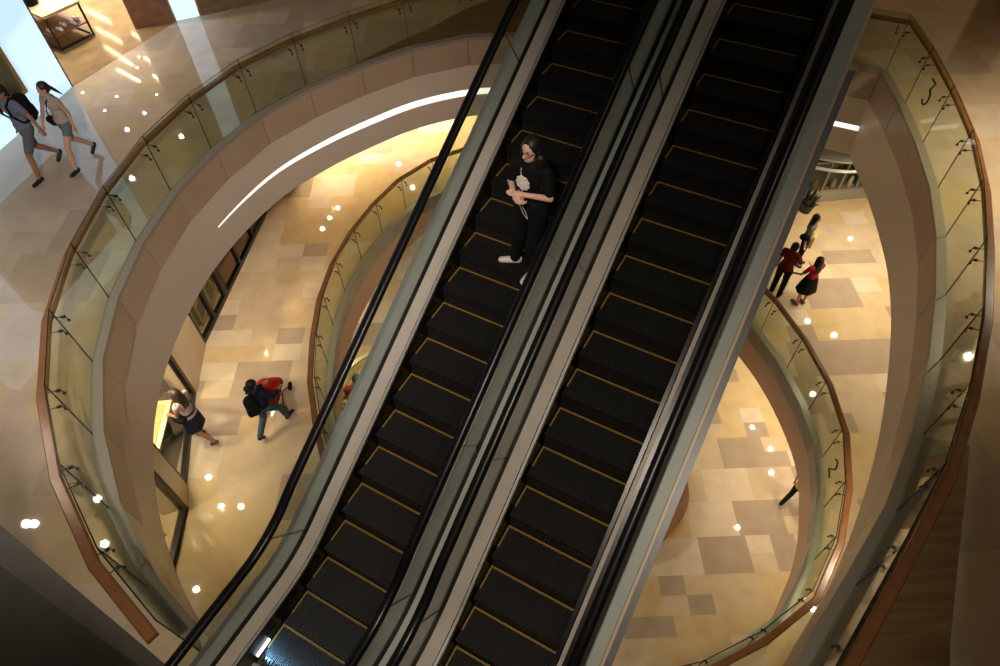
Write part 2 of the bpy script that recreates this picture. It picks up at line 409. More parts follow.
def offset_loop(P, d):                   # to the inside (clockwise loops: right of travel)
    out = []; m = len(P)
    for i in range(m):
        a = (P[i]-P[i-1]).normalized(); b = (P[(i+1) % m]-P[i]).normalized()
        na = Vector((a.y, -a.x, 0)); nb = Vector((b.y, -b.x, 0)); nn = (na+nb).normalized(); out.append(P[i] + nn*(d/max(.5, nn.dot(na))))
    return out
def holed(name, outer, holes, z, m, up=True):
    loops = [[Vector((x, y, 0)) for x, y in outer]] + [[Vector((p[0], p[1], 0)) for p in h_] for h_ in holes]
    flat = [v for l in loops for v in l]; mb = MB(); mb.v = [Vector((v.x, v.y, z)) for v in flat]
    for t in tessellate_polygon(loops): mb.f.append(tuple(t)); mb.mi.append(0)
    return struct(mb.build(name, m))
BIG = [(-26,-6),(-26,34),(26,34),(26,-6)]

# level three ---------------------------------------------------------
holed('floor', BIG, [RING3], 0.0, 'floor3')
cap = MB(); cap.sweep([(.03,-.05),(.03,.025),(-.13,.025),(-.13,-.05)], RING3, closed=True)
struct(cap.build('trim_1', 'cap'))
fas = MB(); IN = offset_loop(RING3, .115)
for i in range(len(IN)):
    a, b = IN[i], IN[(i+1) % len(IN)]; t = (b-a).normalized(); n = Vector((t.y,-t.x,0)); a2 = a + t*.006; b2 = b - t*.006
    fas.quadbox([a2+Vector((0,0,-.66)), b2+Vector((0,0,-.66)), b2-n*.05+Vector((0,0,-.66)), a2-n*.05+Vector((0,0,-.66)),
                 a2+Vector((0,0,-.05)), b2+Vector((0,0,-.05)), b2-n*.05+Vector((0,0,-.05)), a2-n*.05+Vector((0,0,-.05))])
fas.sweep([(.06,-.66),(.06,-.05),(.02,-.05),(.02,-.66)], IN, closed=True, mi=1)
struct(fas.build('trim_2', ['panel', 'darkframe']))
li = len(L_) - 1
LEFTS = catmull([Vector((x, y, 0)) for x, y in L_ + T_ + R_], 4)
# the corner at the right end stays sharp
BAND = []
for i in range(len(RING3)):
    seg = LEFTS[i*4:(i+1)*4]
    if 18 <= i <= 20: seg = [RING3[i].lerp(RING3[(i+1) % len(RING3)], k/4) for k in range(4)]
    BAND += seg
bd = MB(); bd.sweep([(-.10,-.66),(.045,-2.12),(.3,-2.12),(.3,-.66)], BAND, closed=True)
struct(bd.build('trim_3', 'soffit', smooth=False))
def arc_strip(name, loop, i0, i1, z, hgt, label, off=.034):  # tapered glowing strip that stands in for a reflection on the band
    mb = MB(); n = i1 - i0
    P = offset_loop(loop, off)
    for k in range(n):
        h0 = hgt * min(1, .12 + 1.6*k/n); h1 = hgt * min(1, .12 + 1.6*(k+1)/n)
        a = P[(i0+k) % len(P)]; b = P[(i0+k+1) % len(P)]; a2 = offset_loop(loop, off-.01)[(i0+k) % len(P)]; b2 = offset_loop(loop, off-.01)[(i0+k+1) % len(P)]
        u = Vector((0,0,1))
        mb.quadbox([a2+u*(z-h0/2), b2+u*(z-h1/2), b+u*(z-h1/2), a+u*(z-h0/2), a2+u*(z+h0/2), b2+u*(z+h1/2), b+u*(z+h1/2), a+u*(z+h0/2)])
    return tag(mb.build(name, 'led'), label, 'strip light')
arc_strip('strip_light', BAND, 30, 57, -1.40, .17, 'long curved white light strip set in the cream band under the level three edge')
st = MB(); P = offset_loop(BAND, .036); Q = offset_loop(BAND, .02); u = Vector((0,0,1))
for i in range(74, 80):  # short glowing piece, also in place of a reflection
    a, b, a2, b2 = P[i], P[i+1], Q[i], Q[i+1]
    st.quadbox([a2-u*1.45, b2-u*1.45, b-u*1.45, a-u*1.45, a2-u*1.33, b2-u*1.33, b-u*1.33, a-u*1.33])
tag(st.build('strip_light', 'led'), 'short straight white light strip under the floor edge, right of the escalators', 'strip light')
holed('ceiling', BIG, [offset_loop(RING3, -.16)], L3C, 'plaster')

# stone borders laid in the level three floor
def inlay(name, pts, m, z=.003):
    mb = MB(); mb.prism([(p[0], p[1]) for p in pts], z-.003, z); return struct(mb.build(name, m))
OUT = offset_loop(RING3, -.03)
inlay('trim_4', [OUT[9], (-4.89,12.06), (-4.03,13.0), (-3.12,13.75), (-2.04,14.84), (-1.37,15.4), (-.51,16.32), (.6,17.1), (3,17.6), (3.0,15.02)] + [OUT[i] for i in (16,15,14,13,12,11,10)], 'brown')
inlay('trim_5', [(5.9,4.05),(5.64,3.57),(5.09,2.61),(4.62,1.77),(4.2,.9),(3.5,-.6),(1.6,-.4)] + [OUT[i] for i in (31,30,29,28,27)], 'brown')
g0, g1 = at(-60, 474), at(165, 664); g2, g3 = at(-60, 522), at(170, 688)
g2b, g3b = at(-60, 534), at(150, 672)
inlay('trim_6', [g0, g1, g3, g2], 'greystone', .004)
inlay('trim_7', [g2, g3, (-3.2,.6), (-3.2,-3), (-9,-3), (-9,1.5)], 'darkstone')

# level four slab above the level three floor: its own opening starts behind the viewer
R4 = [Vector(p) for p in ((-3.4,.6,0),(-4.2,1.6,0))] + RING3[2:28] + [Vector(p) for p in ((3.9,1.2,0),(2.6,-.1,0),(1.2,-.6,0),(-1.2,-.6,0),(-2.4,-.2,0))]
R4[2:28] = [p.copy() for p in offset_loop(RING3, -.25)[2:28]]
holed('ceiling', BIG, [R4], L4C, 'plaster')
e4 = MB(); e4.sweep([(0,L4C-.02),(0,5.95),(.3,5.95),(.3,L4C-.02)], R4, closed=True); struct(e4.build('trim_8', 'soffit'))
holed('floor', BIG, [R4], 5.9, 'floor3')

# level two ------------------------------------------------------------
holed('floor', BIG, [RING2], Z2, 'floor2')
up2 = [Vector((p.x, p.y, Z2)) for p in RING2]
cap = MB(); cap.sweep([(.03,-.05),(.03,.025),(-.13,.025),(-.13,-.05)], up2, closed=True); cap.sweep([(-.115,-.42),(-.115,-.05),(.1,-.05),(.1,-.42)], up2, closed=True)
struct(cap.build('trim_9', 'panel2'))
bd = MB(); bd.sweep([(-.10,-.42),(-.10,-1.22),(.25,-1.22),(.25,-.42)], [Vector((p.x, p.y, Z2)) for p in RING2S], closed=True)
struct(bd.build('trim_10', 'soffit2'))
holed('ceiling', BIG, [RING2], L2C, 'plaster')
# level one
fl = MB(); fl.box(-26, 26, -6, 34, Z1-.05, Z1); struct(fl.build('floor', 'floor1'))
for nm, b in (('wall_left', (-26.2,-26,-6,34)), ('wall_right', (26,26.2,-6,34)), ('wall_back', (-26,26,34,34.2)), ('wall_front', (-26,26,-6.2,-6))):
    mb = MB(); mb.box(b[0], b[1], b[2], b[3], Z1, 6); struct(mb.build(nm, 'wall'))

# ------------------------------------------------------------------ glass balustrades
NUM3 = [[(-.13,.30),(.11,.30),(.0,.09),(.06,.075),(.12,.03),(.15,-.06),(.13,-.17),(.06,-.25),(-.04,-.27),(-.13,-.21)]]
NUM2 = [[(-.12,.17),(-.09,.25),(0,.29),(.09,.25),(.12,.16),(.09,.06),(-.13,-.27),(.14,-.27)]]
def balustrade(name, pts, z, H, first, label, cat, numeral=None, num_at=None, rail_ends=(0, None), skip_br=()):
    root = empty(name, (pts[0].x, pts[0].y, z), 0, label, cat)
    P = [p - Vector((pts[0].x, pts[0].y, p.z)) for p in pts]; u = Vector((0,0,1))
    for i in range(len(P)-1):
        a, b = P[i], P[i+1]; t = (b-a).normalized(); n = Vector((-t.y, t.x, 0))       # n: room side
        a2 = a + t*.004; b2 = b - t*.004; h = n*.0075; mb = MB()
        mb.quadbox([a2-h-u*.03, b2-h-u*.03, b2+h-u*.03, a2+h-u*.03, a2-h+u*H, b2-h+u*H, b2+h+u*H, a2+h+u*H], [1,1,0,1,0,1])
        g = mb.build('glass_panel', ['glass', 'glass_edge'], root)
        if numeral and i == num_at:
            c = a.lerp(b, .5) + u*.62 - n*.012; nb = MB(); s_ = .8
            for line in numeral:
                q = [c + t*(x*s_) + u*(y*s_) for x, y in line]      # seen from inside the opening, travel runs left to right
                fine = []
                for k in range(len(q)-1):
                    fine += [q[k].lerp(q[k+1], j/3) for j in range(3)]
                fine.append(q[-1]); nb.tube(fine, .017, 8)
            nb.build('numeral', 'numeral', g, label='dark floor numeral on the glass')
        # brackets: one near each end of the panel
        for e, (p, sg) in enumerate(((a, 1), (b, -1))):
            if (i, e) in skip_br: continue
            q = p + t*(sg*.13) + u*.93; kb = MB()
            kb.tube([q + n*.12 + u*.01, q + n*.12 - u*.04, q + n*.0 - u*.05], .007, 6)
            kb.tube([q + n*.028 - u*.05, q - n*.022 - u*.05], .021, 10)
            kb.tube([q - n*.02 - u*.05, q - n*.04 - u*.12], .007, 6)
            kb.tube([q - n*.02 - u*.125, q - n*.05 - u*.125], .019, 10)
            kb.build('bracket', 'steel', root)
    rb = MB(); A = P[rail_ends[0]:rail_ends[1]]
    rb.sweep([(.075,.945),(.085,.935),(.185,.935),(.195,.945),(.195,.985),(.18,1.0),(.09,1.0),(.075,.985)], A)
    rb.build('handrail', 'wood', root, label='brown wooden handrail')
    return root
Lpts = [Vector((p.x, p.y, 0)) for p in RING3]
end0 = Lpts[0] + (Lpts[0]-Lpts[1]).normalized()*.0
balustrade('glass_balustrade', Lpts, 0.0, 1.18, 0, 'curved glass balustrade with wooden handrail around the level three opening', 'balustrade', NUM3, 21, (0, None), ((0, 0),))
S2 = resample(RING2S, 1.17)
up = [Vector((p.x, p.y, Z2)) for p in S2]
best = min(range(len(up)), key=lambda i: ((up[i]+up[(i+1) % len(up)])/2 - Vector((6.55,6.3,Z2))).length)
balustrade('glass_balustrade', up + [up[0].copy()], Z2, 1.15, 0, 'oval glass balustrade with wooden handrail around the lower level two opening', 'balustrade', NUM2, best)

# ------------------------------------------------------------------ escalators
C30 = math.cos(PI/6)
def zpath(h, dv, z_top=6.0):
    """height of a line that runs dv above the back edges of the steps"""
    s = dv * C30 * .98; h0 = 1.33; R = 1.5; T = R*math.tan(math.radians(15))
    base = .57735*(h-h0)
    # step line: flat, arc, incline (the offset handled by blending)
    flat = 0.0; hb = h0 + -dv*.2679*.5
    k = (h - (hb - T)) / (2*T)
    if k <= 0: z = s
    elif k >= 1: z = base + dv
    else:
        z0 = s; z1 = .57735*(hb+T-h0)+dv
        hh = h - (hb - T); z = z0 + (z1-z0)*k*k + 0*hh
    # upper landing
    ht = h0 + z_top/.57735; hb2 = ht - dv*.0
    if h > hb2 - .5:
        kk = min(1, (h-(hb2-.5))/1.0); zi = .57735*(hb2-.5-h0)+dv; ze = z_top+s
        z = zi + (ze-zi)*(1-(1-kk)**2) if kk < 1 else ze
    return z
HS = [-1.6, -.8, -.2] + [.1*k for k in range(1, 25)] + [2.6 + .6*k for k in range(0, 14)] + [11.2+.15*k for k in range(0, 9)] + [13.2]
def escalator(wl, phase, outer_l, outer_r, label, gutter=False):
    root = empty('escalator', (WV*wl), -YAW, label, 'escalator', 'the pair of parallel escalators')
    # local x: across from the left step edge, y: along the way up
    def ribbon(name, x0, x1, dv_top, dv_bot, m, smooth=False, lab=None, par=root, hs=HS):
        mb = MB()
        for a, b in zip(hs, hs[1:]):
            za, zb, ya, yb = zpath(a, dv_top), zpath(b, dv_top), zpath(a, dv_bot), zpath(b, dv_bot)
            mb.quadbox([(x0,a,ya),(x1,a,ya),(x1,b,yb),(x0,b,yb),(x0,a,za),(x1,a,za),(x1,b,zb),(x0,b,zb)])
        # drop the inner end faces of neighbouring pieces
        bm_faces = []
        n = len(hs)-1
        for k in range(n):
            for j in range(6):
                if (j == 2 and k > 0) or (j == 4 and k < n-1): continue
                bm_faces.append(mb.f[k*6+j])
        mb.f = bm_faces; mb.mi = [0]*len(mb.f)
        return mb.build(name, m, par, label=lab)
    W = 1.0
    for sg, e, oc in ((-1, 0.0, outer_l), (1, W, outer_r)):
        X = lambda d: (e + sg*d)
        rr = lambda a, b: (min(X(a), X(b)), max(X(a), X(b)))
        x0, x1 = rr(.002, .018); ribbon('skirt_panel', x0, x1, .36, -.25, 'skirt')
        x0, x1 = rr(.016, .045); ribbon('skirt_trim', x0, x1, .375, .345, 'skirt' if gutter and sg > 0 else 'chrome', lab=None if gutter and sg > 0 else 'bright metal edge strip')
        if gutter and sg > 0:
            x0, x1 = rr(.056, .098); ribbon('inner_deck', x0, x1, .37, .30, 'deck')
            x0, x1 = rr(.098, .198); ribbon('deck_gutter', x0, x1, .368, .30, 'skirt')
        else:
            x0, x1 = rr(.055, .198); ribbon('inner_deck', x0, x1, .37, .30, 'deck')
        x0, x1 = rr(.198, .252); ribbon('glass_seal', x0, x1, .372, .28, 'black')
        x0, x1 = rr(.252, oc); ribbon('outer_deck', x0, x1, .365, .30, 'clad')
        x0, x1 = rr(oc-.03, oc); ribbon('side_cladding', x0, x1, .30, -.62, 'clad')
        # glass, joints square to the slope
        xg = X(.225); js = [-1.6, -.65, .42, 1.5, 2.95, 4.8, 6.65, 8.5, 10.35, 12.0, 13.2]
        for a, b in zip(js, js[1:]):
            n = max(1, int((b-a)/.15)); mb = MB()
            inc = lambda h: 1.0 if 1.3 < h < 12 else max(0, min(1, (h-.6)/.7))
            P = []
            for k in range(n+1):
                h = a+(b-a)*k/n; h_ = h + (.006 if k == 0 else (-.006 if k == n else 0))
                top = h_ - .40*inc(h)
                P.append(((h_, zpath(h_, .37)), (top, zpath(top, 1.185))))
            for k in range(n):
                (b0, zb0), (t0, zt0) = P[k]; (b1, zb1), (t1, zt1) = P[k+1]; d = .006
                mb.quadbox([(xg-d,b0,zb0),(xg+d,b0,zb0),(xg+d,b1,zb1),(xg-d,b1,zb1),(xg-d,t0,zt0),(xg+d,t0,zt0),(xg+d,t1,zt1),(xg-d,t1,zt1)],
                           [0,0,1,0,1,0])
            keep = [i for i in range(len(mb.f)) if not ((i % 6 == 2 and i//6 > 0) or (i % 6 == 4 and i//6 < n-1))]
            mb.f = [mb.f[i] for i in keep]; mb.mi = [mb.mi[i] for i in keep]
            mb.build('glass_panel', ['eglass', 'glass_edge'], root)
        # handrail
        hr = MB(); prof = [(-.052,-.012),(-.045,.018),(-.02,.032),(.02,.032),(.045,.018),(.052,-.012),(.036,-.03),(-.036,-.03)]
        base = len(hr.v)
        pts = []
        for h in HS:
            z = zpath(h, 1.22); dz = (zpath(h+.05, 1.22)-zpath(h-.05, 1.22))/.1; L = math.hypot(1, dz)
            for a, b in prof: hr.v.append(Vector((xg+a, h - b*dz/L, z + b/L)))
        m = len(HS); n = len(prof)
        for i in range(m-1):
            for k in range(n):
                hr.f.append((i*n+k, i*n+(k+1) % n, (i+1)*n+(k+1) % n, (i+1)*n+k)); hr.mi.append(0)
        hr.f.append(tuple(range(n))); hr.f.append(tuple((m-1)*n+k for k in range(n))); hr.mi += [0,0]
        # the turn of the rail at the lower end
        hr.tube([(xg,-1.6,zpath(-1.6,1.22)), (xg,-1.85,zpath(-1.6,1.22)-.04), (xg,-2.05,zpath(-1.6,1.22)-.2), (xg,-2.12,zpath(-1.6,1.22)-.42), (xg,-2.0,.42), (xg,-1.7,.36)], .045, 8)
        hr.build('handrail', 'rubber', root, smooth=True)
    # steps
    k = -1
    while True:
        h = phase + .4*k; k += 1
        if h > 11.9: break
        if h < .3: continue
        zb = zpath(h, 0.0); z = max(0.0, min(6.0, zb))
        if h > 11.3: z = min(6.0, .57735*(h-1.33))
        mb = MB()
        mb.box(.012, W-.012, h-.4, h-.006, z-.04, z)
        # curved riser below the nose
        rp = [(h-.4, z-.04), (h-.388, z-.13), (h-.402, z-.27)]
        for (y0, z0), (y1, z1) in zip(rp, rp[1:]):
            mb.quadbox([(.014,y1,z1),(W-.014,y1,z1),(W-.014,y1+.012,z1),(.014,y1+.012,z1),(.014,y0,z0),(W-.014,y0,z0),(W-.014,y0+.012,z0),(.014,y0+.012,z0)])
        s = mb.build('step', 'tread', root)
        yl = MB(); yl.box(.012, W-.012, h-.032, h-.008, z, z+.003); yl.box(.012, .032, h-.28, h-.032, z, z+.003)
        yl.build('edge_line', 'yellow', s, label='yellow marking along the step edges')
    # landing plates and comb
    lp = MB(); lp.box(.012, W-.012, -1.9, phase-.42+(.4 if phase-.0 < .3 else 0), -.03, .0); lp.build('landing_plate', 'floorplate', root)
    cb = MB()
    for q in range(24): cb.box(.03+q*.04, .05+q*.04, phase-.46+(.4 if phase < .3 else 0), phase-.36+(.4 if phase < .3 else 0), .0, .008)
    cb.build('comb', 'floorplate', root)
    # truss underneath
    x0, x1 = -outer_l+.01, W+outer_r-.01
    ribbon('truss_cover', x0, x1, -.5, -.66, 'flange', hs=[h for h in HS if h > .2])
    return root
e1 = escalator(-3.25, .25, .44, .385, 'left escalator of the pair, with one person riding on it')
e2 = escalator(-1.465, .14, .385, .42, 'right escalator of the pair, empty of riders', True)
def flangeparts():
    x0 = 1.0+.425; hs = [h for h in HS if h > 1.2]
    for nm, a, b, d0, d1, m, hh in (('edge_strip', x0, x0+.03, .36, .31, 'strip', hs), ('side_flange', x0+.03, x0+.10, .34, .27, 'flange', [h for h in hs if h < 7.9])):
        mb = MB()
        for p, q in zip(hh, hh[1:]):
            mb.quadbox([(a,p,zpath(p,d1)),(b,p,zpath(p,d1)),(b,q,zpath(q,d1)),(a,q,zpath(q,d1)),(a,p,zpath(p,d0)),(b,p,zpath(p,d0)),(b,q,zpath(q,d0)),(a,q,zpath(q,d0))])
        mb.build(nm, m, e2)
flangeparts()
# light at the lower comb of the left escalator
cl = MB(); cl.box(.003, .024, .24, .44, .06, .10); cl.build('comb_light', 'comb', e1, label='small white light in the skirt at the foot')
pl = bpy.data.lights.new('comb_glow', 'SPOT'); pl.energy = 5; pl.color = (.25, .6, 1); pl.shadow_soft_size = .03; pl.spot_size = 1.9
po = bpy.data.objects.new('comb_glow', pl); COL.objects.link(po); po.location = WV*(-3.25+.05) + HV*.30 + Vector((0,0,.10)); po.rotation_euler = (Vector((.5,.1,-.35))).to_track_quat('-Z','Y').to_euler()

# ------------------------------------------------------------------ downlights
def dlmesh(name, r=.07):
    mb = MB(); mb.lathe([(r*1.35, .0), (r*1.35, -.012), (r, -.02)], (0,0,0), 18); return mb
proto = None
for x, y, zc, p, c in DOWN:  # those beyond the left edge are added only for their light
    if proto is None:
        proto = empty('recessed_downlight', (x, y, zc), 0, 'round recessed ceiling downlight', 'downlight', 'recessed ceiling downlights')
        mb = MB(); mb.lathe([(.10, 0), (.10, -.012), (.075, -.014)], n=18); mb.build('rim', 'chrome', proto)
        mb = MB(); mb.lathe([(.045, -.013), (.045, -.018), (.02, -.019)], n=18); mb.build('lens', 'lamp', proto)
        continue
    o = proto.copy(); COL.objects.link(o); o.location = (x, y, zc)
    for ch in list(proto.children):
        d = ch.copy(); COL.objects.link(d); d.parent = o
# linear ceiling lights that streak the shop floor
for (xa, ya, xb, yb) in ((285,30,370,75),(320,95,405,140),(350,155,440,215),(390,230,465,270),(440,110,555,180),(480,190,590,245),(510,250,610,310)):
    a = at(xa/3.33, ya/3.33, -4.0); b = at(xb/3.33, yb/3.33, -4.0); a.z = b.z = 4.0
    mb = MB(); mb.bar(a, b, .06, .05); o = mb.build('linear_ceiling_light', 'tube')
    tag(o, 'thin linear ceiling light over the brown shop floor', 'ceiling light', 'linear ceiling lights')

# ------------------------------------------------------------------ shop front on level three, far left
A = Vector((-8.99,13.37,0)); B = Vector((-10.3,8.3,0))
t = (B-A).normalized(); n = Vector((t.y,-t.x,0)); n = n if n.x < 0 else -n
mb = MB(); mb.quadbox([A, B, B+n*.25, A+n*.25, A+Vector((0,0,4.0)), B+Vector((0,0,4.0)), B+n*.25+Vector((0,0,4.0)), A+n*.25+Vector((0,0,4.0))])
lw = empty('light_wall', A, 0, 'tall glowing pale blue wall panel behind the walking couple', 'lit panel')
o = mb.build('lit_face', 'blue', lw); o.location = -A
mb = MB(); mb.bar(A-t*.02+n*.02, A-t*.02+n*.02+Vector((0,0,4)), .04, .04); o = mb.build('end_trim', 'darkframe', lw); o.location = -A
C1, C2 = Vector((-7.52,16.2,0)), Vector((-7.02,16.41,0))
mb = MB(); tt = (C2-C1).normalized(); nn = Vector((-tt.y, tt.x, 0))
mb.quadbox([C1, C2, C2+nn*.4, C1+nn*.4] + [p+Vector((0,0,4.0)) for p in (C1, C2, C2+nn*.4, C1+nn*.4)])
tag(mb.build('light_pillar', 'blue'), 'narrow glowing blue-white pillar at the top edge beside dark wood', 'lit panel')
# dark wood portals either side of it
for k, (p, q, wd_) in enumerate(((C1 - tt*.95, C1 - tt*.03, .5), (C2 + tt*.03, C2 + tt*2.2, .3))):
    mb = MB(); mb.quadbox([p, q, q+nn*wd_, p+nn*wd_] + [v+Vector((0,0,4.0)) for v in (p, q, q+nn*wd_, p+nn*wd_)])
    struct(mb.build('trim_%d' % (11+k), 'redwood' if k == 0 else 'brown'))
# shop floor
inlay('trim_13', [A, C1, C2, (-4.5,19), (-6,26), (-20,26), (-20,14), (-10.2,13.2)], 'shopfloor', .006)
# wall-mounted display case in front of the light wall
p0 = A + t*1.35; p1 = A + t*3.9; fr = -n
case = empty('wall_display_case', p0, 0, 'wood edged olive display case mounted on the glowing wall', 'display case')
def cc(p, z): return p - p0 + Vector((0,0,z))
mb = MB(); a, b = p0 - fr*(-.02), p1 - fr*(-.02)
mb.quadbox([cc(a,.75), cc(b,.75), cc(b+fr*.42,.75), cc(a+fr*.42,.75), cc(a,2.9), cc(b,2.9), cc(b+fr*.42,2.9), cc(a+fr*.42,2.9)]); mb.build('carcass', 'orangewood', case)
a2, b2 = a + t*.10, b - t*.1
mb = MB(); mb.quadbox([cc(a2+fr*.40,.85), cc(b2+fr*.40,.85), cc(b2+fr*.435,.85), cc(a2+fr*.435,.85), cc(a2+fr*.40,2.8), cc(b2+fr*.40,2.8), cc(b2+fr*.435,2.8), cc(a2+fr*.435,2.8)]); mb.build('front_panel', 'olive', case)

# shelving tables in the shop
def display_table(loc, rz, Lx, Ly, Hh, label):
    r = empty('display_table', loc, rz, label, 'table', 'low display tables in the level three shop')
    mb = MB(); mb.box(-Lx/2, Lx/2, -Ly/2, Ly/2, Hh-.06, Hh); mb.build('table_top', 'gold', r)
    mb = MB(); mb.box(-Lx/2+.03, Lx/2-.03, -Ly/2+.03, Ly/2-.03, Hh*.38, Hh*.38+.03); mb.build('shelf', 'redwood', r)
    for sx in (-1, 1):
        for sy in (-1, 1):
            mb = MB(); mb.box(sx*(Lx/2-.03)-.02, sx*(Lx/2-.03)+.02, sy*(Ly/2-.03)-.02, sy*(Ly/2-.03)+.02, 0, Hh-.06); mb.build('leg', 'darkframe', r)
    mb = MB()
    for sx in (-1, 1): mb.box(sx*(Lx/2-.03)-.018, sx*(Lx/2-.03)+.018, -Ly/2+.05, Ly/2-.05, .02, .06)
    for sy in (-1, 1): mb.box(-Lx/2+.05, Lx/2-.05, sy*(Ly/2-.03)-.018, sy*(Ly/2-.03)+.018, .02, .06)
    mb.build('base_rail', 'darkframe', r)
    return r
tl = at(62, 52); tr = at(96, 35); d = (tr-tl).normalized(); ang = math.atan2(d.y, d.x)
ctr = (tl+tr)/2 + Vector((-d.y, d.x, 0))*.75
display_table(ctr, ang, (tr-tl).length, 1.5, .8, 'low shop display table with a pale top and dark legs, nearer the floor lights')
ctr2 = ctr - d*1.35 + Vector((-d.y, d.x, 0))*.5
display_table(ctr2, ang, 1.1, 1.3, .95, 'taller shop display table half hidden behind the glowing wall')
def blob(name, m, loc, parts, label, cat, group=None, rz=0):
    r = empty(name, loc, rz, label, cat, group)
    for nm, mm, mk in parts:
        mb = MB(); mk(mb); mb.build(nm, mm, r, smooth=True)
    return r
Pn = Vector((-d.y, d.x, 0))
blob('handbag', 'blk', ctr - d*.2 + Pn*.1 + Vector((0,0,.8)), [('bag_body', 'blk', lambda m: m.lathe([(.14,0),(.2,.05),(.19,.22),(.10,.3)], n=14)), ('strap', 'blk', lambda m: m.tube([(-.14,0,.25),(-.1,0,.42),(0,0,.5),(.1,0,.42),(.14,0,.25)], .015, 6))],
     'black handbag on the pale top of the shop display table', 'bag')
blob('handbag', 'magenta', ctr - d*.05 + Pn*.5 + Vector((0,0,.8)), [('bag_body', 'magenta', lambda m: m.lathe([(.12,0),(.16,.04),(.15,.2),(.08,.26)], n=14)), ('strap', 'magenta', lambda m: m.tube([(-.1,0,.22),(-.07,0,.36),(0,0,.42),(.07,0,.36),(.1,0,.22)], .014, 6))],
     'magenta handbag at the back of the shop display table', 'bag')
for k in range(5):
    sh = blob('display_shoe', 'white', ctr + d*(-.34+.17*k) - Pn*(.45 + .12*(k % 2)) + Vector((0,0,.342)), [('shoe_body', 'white', lambda m: (m.rcone((0,-.09,.035),(0,.1,.025),.038,.032), m.rcone((0,-.08,.04),(0,-.08,.07),.034,.03)))],
              ('leftmost','second','middle','fourth','rightmost')[k] + ' pale shoe on the lower shelf of the display table', 'shoe', 'pale shoes on the display table shelf', ang)
for k in range(4):
    q = ctr2 + d*(-.35+.22*k) + Pn*(.1*(k % 2)) + Vector((0,0,.95))
    o = blob('display_box', 'redwood', q, [('box_body', ('darkframe','redwood','magenta','navy')[k], lambda m: m.box(-.09,.09,-.12,.12,0,.12)), ('lid', ('redwood','gold','darkframe','gold')[k], lambda m: m.box(-.095,.095,-.125,.125,.12,.15))],
             ('dark','red-brown','magenta','navy')[k] + ' goods box on the taller shop display table', 'box', 'goods boxes on the taller shop table', ang)
# round brown column foot at the top right corner
cpos = at(1010, -12)
rc = empty('round_column', cpos, 0, 'round brown wooden column base at the top right corner', 'column')
mb = MB(); mb.lathe([(.62,0),(.62,.12),(.55,.14)], n=32); mb.build('plinth', 'redwood', rc)
mb = MB(); mb.lathe([(.5,.14),(.5,4.04)], n=32); mb.build('shaft', 'redwood', rc)

# ------------------------------------------------------------------ level two shops on the left
bp = [(320,150),(300,178),(284,196),(268,213),(257,238),(244,267),(229,296),(218,315),(206,345),(205,362),(197,392),(191,428),(189,450),(188,486),(189,508),(179,550),(173,585),(160,640)]
SW = [at(x, y, Z2) for x, y in bp]
TOPZ = L3C
def wallbox(a, b, z0, z1, th, m, name, mi=0):
    t_ = (b-a).normalized(); n_ = Vector((t_.y, -t_.x, 0)); n_ = n_ if n_.x < 0 else -n_
    mb = MB(); mb.quadbox([a+Vector((0,0,z0)), b+Vector((0,0,z0)), b+n_*th+Vector((0,0,z0)), a+n_*th+Vector((0,0,z0)),
                           a+Vector((0,0,z1)), b+Vector((0,0,z1)), b+n_*th+Vector((0,0,z1)), a+n_*th+Vector((0,0,z1))])
    return mb.build(name, m), n_
zh = TOPZ - Z2
num = [14]
def pillar(i, j, m='pillar'):
    o, _ = wallbox(SW[i], SW[j], 0, zh, .5, m, 'trim_%d' % num[0]); num[0] += 1; struct(o)
wn = [1]
def window(i, j, label, mull=1, dark=True):
    a, b = SW[i], SW[j]; t_ = (b-a).normalized(); n_ = Vector((t_.y,-t_.x,0)); n_ = n_ if n_.x < 0 else -n_
    L = (b-a).length; r = empty('window_%d' % wn[0], a, math.atan2(t_.y, t_.x)); r['kind'] = 'structure'; wn[0] += 1; r['label'] = label; r['category'] = 'shop window'
    sgn = 1 if (Vector((-t_.y, t_.x, 0)).dot(n_) > 0) else -1
    y0, y1 = sorted((.02*sgn, .14*sgn)); mb = MB()
    mb.box(0, L, y0, y1, 0, .12); mb.box(0, L, y0, y1, zh-.15, zh)
    for k in range(mull+1):
        x = (L-.09)*k/mull; mb.box(x, x+.09, y0, y1, .12, zh-.15)
    mb.build('frame', 'darkframe', r)
    mb = MB(); g0_, g1_ = sorted((.07*sgn, .08*sgn)); mb.box(.05, L-.05, g0_, g1_, .12, zh-.15); mb.build('pane', 'wglass', r)
window(0, 1, 'dark framed shop window far up the level two shop row', 1)
pillar(1, 3)
window(3, 6, 'reddish shop window of two dark frames on level two', 3)
window(6, 8, 'pale shop window with gold display frames on level two', 2)
pillar(8, 10)
window(10, 13, 'shop window behind the woman in the navy skirt', 1)
pillar(13, 14)
window(14, 17, 'nearest dark framed shop window on level two', 1)
# back wall of the shops
back = [p + Vector((-3.4, .0, 0)) for p in SW]
mb = MB()
for a, b in zip(back, back[1:]):
    mb.quadbox([a, b, b+Vector((-.1,0,0)), a+Vector((-.1,0,0))] + [v+Vector((0,0,zh)) for v in (a, b, b+Vector((-.1,0,0)), a+Vector((-.1,0,0)))])
struct(mb.build('wall_shops', 'wall'))
# red-brown partition inside the upper window
pa, pb = SW[3] + Vector((-.55,0,0)), SW[6] + Vector((-.55,.1,0))
o, _ = wallbox(pa, pb, 0, 2.3, .08, 'rosewood', 'trim_31'); struct(o)
o, _ = wallbox(pa + Vector((.5,0,0)), pb + Vector((.5,0,0)), 0, .12, .42, 'rosewood', 'trim_32'); struct(o)
